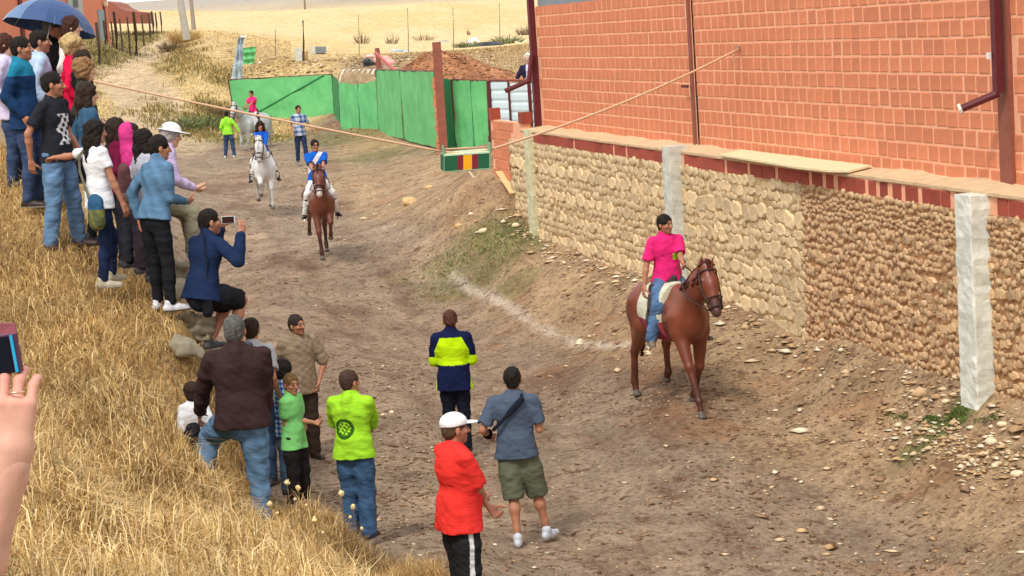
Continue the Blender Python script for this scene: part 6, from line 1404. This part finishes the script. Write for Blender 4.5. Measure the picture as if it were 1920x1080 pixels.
# --- the raised hand at the left edge
hx = at_y(40, 905, 3.0); gz = CAM_H-1.98; pp = Place((-1.16, 2.72, gz), -3)
wr = pp.l(hx); tipd = Vector(at_y(20, 715, 3.0))-hx; tip = (Matrix.Rotation(R(3), 3, 'Z') @ tipd)
def forearm_person():
    lab = 'person at the left edge raising a hand round a phone'
    root = thing('person', lab, 'person', (-1.0, 2.7, tz(-1.0, 2.7))); bpy.context.view_layer.update(); o = root.location
    L = lambda v: _v(Vector(v)-o)
    wr, kn = L(at_y(22, 868, 3.0)), L(at_y(15, 668, 3.0)); d = nrm(kn-wr); el_ = wr-d*.235+_v((-.09, .0, .01)); shd = el_+_v((-.25, -.09, .0)); 
    B = SDF(); B.chain([shd, el_, el_+(wr-el_)*.35, wr], [.05, .042, .043, .030], .02); base = shd+_v((-.17, 0, .06)); 
    B.cone(shd+_v((-.02, 0, .01)), base, .055, .075, .04); B.cone(base, base+_v((0, 0, -.5)), .11, .13, .06, ((0, 1, 0), .75)); B.cone(base+_v((0, 0, -.5)), base+_v((0, 0, -.62)), .13, .15, .06, ((0, 1, 0), .75))
    foot = base[2]; hd = base+_v((0, .02, .27)); B.cone(base, hd, .055, .052, .03); B.ell(hd+_v((0, 0, .03)), (.077, .097, .115), .02); B.ell(hd+_v((0, .09, .0)), (.014, .022, .02), .01)
    zb = base[2]-.60
    for q in (-1, 1): B.chain([base+_v((q*.09, 0, -.60)), base+_v((q*.10, .02, -.60-(zb)*.5)), _v((base[0]+q*.11, base[1], .04)), _v((base[0]+q*.11, base[1]+.12, .04))], [.085, .06, .035, .03], .03)
    V, Q = B.mesh(.009); V = smooth_np(V, Q, 1); Sd = SDF(); Sd.cone(wr+(el_-wr)*.30, wr+d*.02, .0335, .029, .02); hand_ops(Sd, wr+d*.008, d, (.05, 1, .12), (-1, 0, 0), .94, finger=(.62, .58, .58, .60), spread=.25); V2, Q2 = Sd.mesh(.0026); V2 = smooth_np(V2, Q2, 2)
    sk = np.array(hexc(216, 162, 138)); c1 = np.tile(sk, (len(V), 1)); t = np.clip(((V2-wr) @ d-.06)/.12, 0, 1)[:, None]; c2 = sk*(1-t)+np.array(hexc(214, 140, 122))*t
    link('body', npmesh('body', np.concatenate([V, V2]), np.concatenate([Q, Q2+len(V)]), True, np.concatenate([c1, c2])), SKIN, root)
    T = SDF(); e2 = shd+(el_-shd)*.55; T.chain([base, shd, e2], [.09, .072, .066], .03); T.cone(base+_v((0, 0, .0)), base+_v((0, 0, -.58)), .135, .16, .06, ((0, 1, 0), .8)); T.cone(e2+nrm(el_-shd)*.085, e2+nrm(el_-shd)*.09, .075, .075, .004, sub=True); T.noise(wrinkle(.006, 34, 3)); meshed('tee_shirt', T, .012, FABRIC, root, hexc(44, 60, 104))
    T = SDF()
    for q in (-1, 1): T.chain([base+_v((q*.09, 0, -.56)), base+_v((q*.10, .02, -.60-(zb)*.5)), _v((base[0]+q*.11, base[1], .10))], [.115, .085, .065], .03)
    meshed('trousers', T, .02, FABRIC, root, DENIM_D); H_ = SDF(); H_.ell(hd+_v((0, -.015, .055)), (.088, .108, .105), .02); H_.ell(hd+_v((0, .115, -.01)), (.07, .06, .10), .01, sub=True); meshed('hair', H_, .012, HAIR, root, DKB, 0)
    # ring
    f0 = wr+d*.088*.94; sidev = nrm(_v((-1, 0, 0))-d*(_v((-1, 0, 0)) @ d)); p = f0+d*.026+sidev*(-.0108)
    pts = [p+.0108*(sidev*math.cos(a)+_v((0, 1, 0))*math.sin(a)) for a in [i*math.pi/8 for i in range(17)]]; q = MB(); q.tube([tuple(x) for x in pts], .0016, 6, False); q.build('ring', mat('gold', (.8, .6, .4), .25, metal=1), root, True)
    return root
forearm_person()
ph = thing('phone', 'dark phone with a bright blue edge held by the hand at the left edge', 'phone', tuple(at_y(-18, 668, 3.03)), R(-6)); M3 = Matrix.Rotation(R(-5), 3, 'Y')
q = MB(); q.box((0, 0, 0), (.090, .012, .058), M3); q.build('phone_case', mat('case_plum', hexc(84, 44, 70), .5), ph); q = MB(); q.box(M3 @ Vector((.040, -.0075, 0)), (.004, .004, .056), M3); q.build('edge_trim', mat('edge_blue', hexc(40, 170, 215), .4), ph)
q = MB(); q.box(M3 @ Vector((-.005, -.008, 0)), (.080, .003, .054), M3); q.build('screen', mat('screen_black', hexc(24, 28, 36), .15), ph)
lp = at_y(2, 624, 3.1); q = MB(); q.box((0, 0, 0), (.05, .02, .03), None, .003); o = q.build('case_flap', mat('case_flap', hexc(150, 84, 92), .6)); o.location = lp; tag(o, 'reddish phone case flap above the phone at the left edge', 'case')
# ------------------------------------------------------------------ umbrella
uc = at_y(97, 26, 22.9); um = thing('umbrella', 'dark blue umbrella tilted over the back of the crowd', 'umbrella', tuple(uc)); tilt = Matrix.Rotation(R(13), 3, 'Y') @ Matrix.Rotation(R(-10), 3, 'X')
UB = mat('umbrella_blue', hexc(50, 76, 122), .5, .06, 3, spec=.4); nS, nRr = 8, 6; Rr = .53
def upt(a, t): 
    sag = .035*abs(math.sin(a*nS/2))*t*t; rr_ = Rr*math.sin(t*1.18)/math.sin(1.18)*(1-.05*abs(math.sin(a*nS/2))); return tilt @ Vector((rr_*math.cos(a), rr_*math.sin(a), .16-.33*(1-math.cos(t*1.18))/(1-math.cos(1.18))*.98-sag*.2))
for k in range(nS):
    q = MB(); V = []; Fc = []
    for i in range(nRr+1):
        for j in range(5): V.append(upt(2*math.pi*(k+j/4*.998)/nS+.3, i/nRr))
    Fc = [(i*5+j, (i+1)*5+j, (i+1)*5+j+1, i*5+j+1) for i in range(nRr) for j in range(4)]
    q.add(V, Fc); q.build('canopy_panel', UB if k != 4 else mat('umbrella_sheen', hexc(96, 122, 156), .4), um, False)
    q = MB(); q.tube([upt(2*math.pi*k/nS+.3, i/nRr)-tilt @ Vector((0, 0, .006)) for i in range(nRr+1)], .004, 4); q.build('rib', STEEL, um)
q = MB(); q.tube([tilt @ Vector((0, 0, .2)), tilt @ Vector((0, 0, -.6))], .006, 6); q.build('shaft', STEEL, um); q = MB(); q.tube([tilt @ Vector((0, 0, -.6)), tilt @ Vector((0, 0, -.70))], .013, 8); q.build('handle', STRAP, um)
# ------------------------------------------------------------------ bags and straps
def strapped(key, name, label, cat, pts, rad, m):
    pl, J, root = PP[key]; s_ = J['s']; o = thing(name, label, cat, tuple(pl.loc), pl.rz); return o, J, s_
def surf(J, x, z, off, back=True): 
    s_ = J['s']; b = J['pel']+(J['neck']-J['pel'])*z+J['side']*x*s_; return b+J['fwd']*(-1 if back else 1)*off*s_
pl, J, root = PP['gtee']; o = thing('sling_strap', 'dark sling strap running over the right shoulder of the slate grey tee', 'strap', tuple(pl.loc), pl.rz); Sd = SDF()
n_ = 9; pa = [surf(J, .115-.03, 1.04, .03)]+[surf(J, .10-.27*i/n_, .98-.50*i/n_, .158-.03*abs(i/n_-.5)) for i in range(n_+1)]+[surf(J, -.20, .42, .05)]
for i in range(len(pa)-1): Sd.cone(pa[i], pa[i+1], .032 if 0 < i < 5 else .02, .032 if 0 < i < 5 else .02, .01, (J['fwd'], .45))
meshed('strap_band', Sd, .010, FABRIC, o, (.015, .018, .03)); Sd = SDF(); Sd.cone(J['WL']+_v((-.0, -.04, .02)), J['WL']+_v((-.02, .06, -.02)), .05, .04, .02); Sd.noise(wrinkle(.008, 50, 2))
o2 = thing('glove', 'dark glove like camera case on the left hand of the slate grey tee man', 'case', tuple(pl.loc), pl.rz); meshed('camera_case', Sd, .010, FABRIC, o2, hexc(36, 22, 28))
pl, J, root = PP['wtee']; o = thing('shoulder_bag', 'olive and blue patterned shoulder bag on the hip of the woman in white', 'bag', tuple(pl.loc), pl.rz); bc = _v(pl.l(at_y(181, 398, 19.05))); Sd = SDF(); Sd.cone(bc+_v((0, 0, .07)), bc-_v((0, 0, .06)), .10, .115, .04, (J['fwd'], .6)); Sd.noise(wrinkle(.010, 45, 3))
cols_ = lambda V: np.where((V[:, 2] > bc[2]+.03)[:, None], hexc(48, 84, 116), np.where((np.sin(V[:, 0]*60+V[:, 2]*20) > .5)[:, None], hexc(120, 118, 62), hexc(92, 98, 66)))
meshed('pouch', Sd, .012, FABRIC, o, cols_); Sd = SDF(); pa = [bc+_v((-.09, 0, .08)), surf(J, -.11, .55, .13), surf(J, -.10, .85, .13), surf(J, -.07, 1.03, .05)]; Sd.chain(pa, [.022]*4, .01, (J['fwd'], .4)); meshed('shoulder_strap', Sd, .010, FABRIC, o, hexc(104, 104, 88))
pl, J, root = PP['backp']; o = thing('rucksack', 'maroon and tan rucksack behind the denim jacket youth', 'rucksack', tuple(pl.loc), pl.rz); bc = _v(pl.l(at_y(234, 345, 19.85))); Sd = SDF(); Sd.cone(bc+_v((0, 0, .12)), bc-_v((0, 0, .10)), .085, .11, .04, (J['fwd'], .7)); Sd.noise(wrinkle(.008, 40, 3)); meshed('pack', Sd, .014, FABRIC, o, lambda V: np.where((V[:, 2] < bc[2]-.08)[:, None], hexc(150, 120, 104), hexc(98, 66, 66)))
pl, J, root = PP['brown']; o = thing('folded_jacket', 'black jacket draped over the left arm of the brown hoodie man', 'jacket', tuple(pl.loc), pl.rz); bc = _v(pl.l(at_y(352, 828, 15.78))); Sd = SDF(); Sd.cone(bc+_v((.05, 0, .09)), bc+_v((-.02, 0, -.07)), .055, .085, .04, (J['fwd'], .7)); Sd.cone(bc, bc+_v((-.06, 0, -.10)), .06, .05, .03); Sd.noise(wrinkle(.012, 42, 5)); meshed('cloth', Sd, .012, FABRIC, o, (.014, .014, .02))
pl, J, root = PP['squat']; o = thing('waist_bag', 'black camera bag hanging at the hip of the seated man with the phone', 'bag', tuple(pl.loc), pl.rz); bc = _v(pl.l(at_y(389, 570, 18.95))); Sd = SDF(); Sd.cone(bc+_v((0, 0, .05)), bc-_v((0, 0, .06)), .06, .07, .03, (J['fwd'], .6)); meshed('pouch', Sd, .012, FABRIC, o, (.012, .012, .015))
Sd = SDF(); Sd.chain([bc+_v((0, 0, .08)), _v(pl.l(at_y(388, 490, 18.98))), _v(pl.l(at_y(378, 425, 19.05)))], [.010]*3, .01); meshed('carry_strap', Sd, .009, FABRIC, o, (.02, .02, .03))
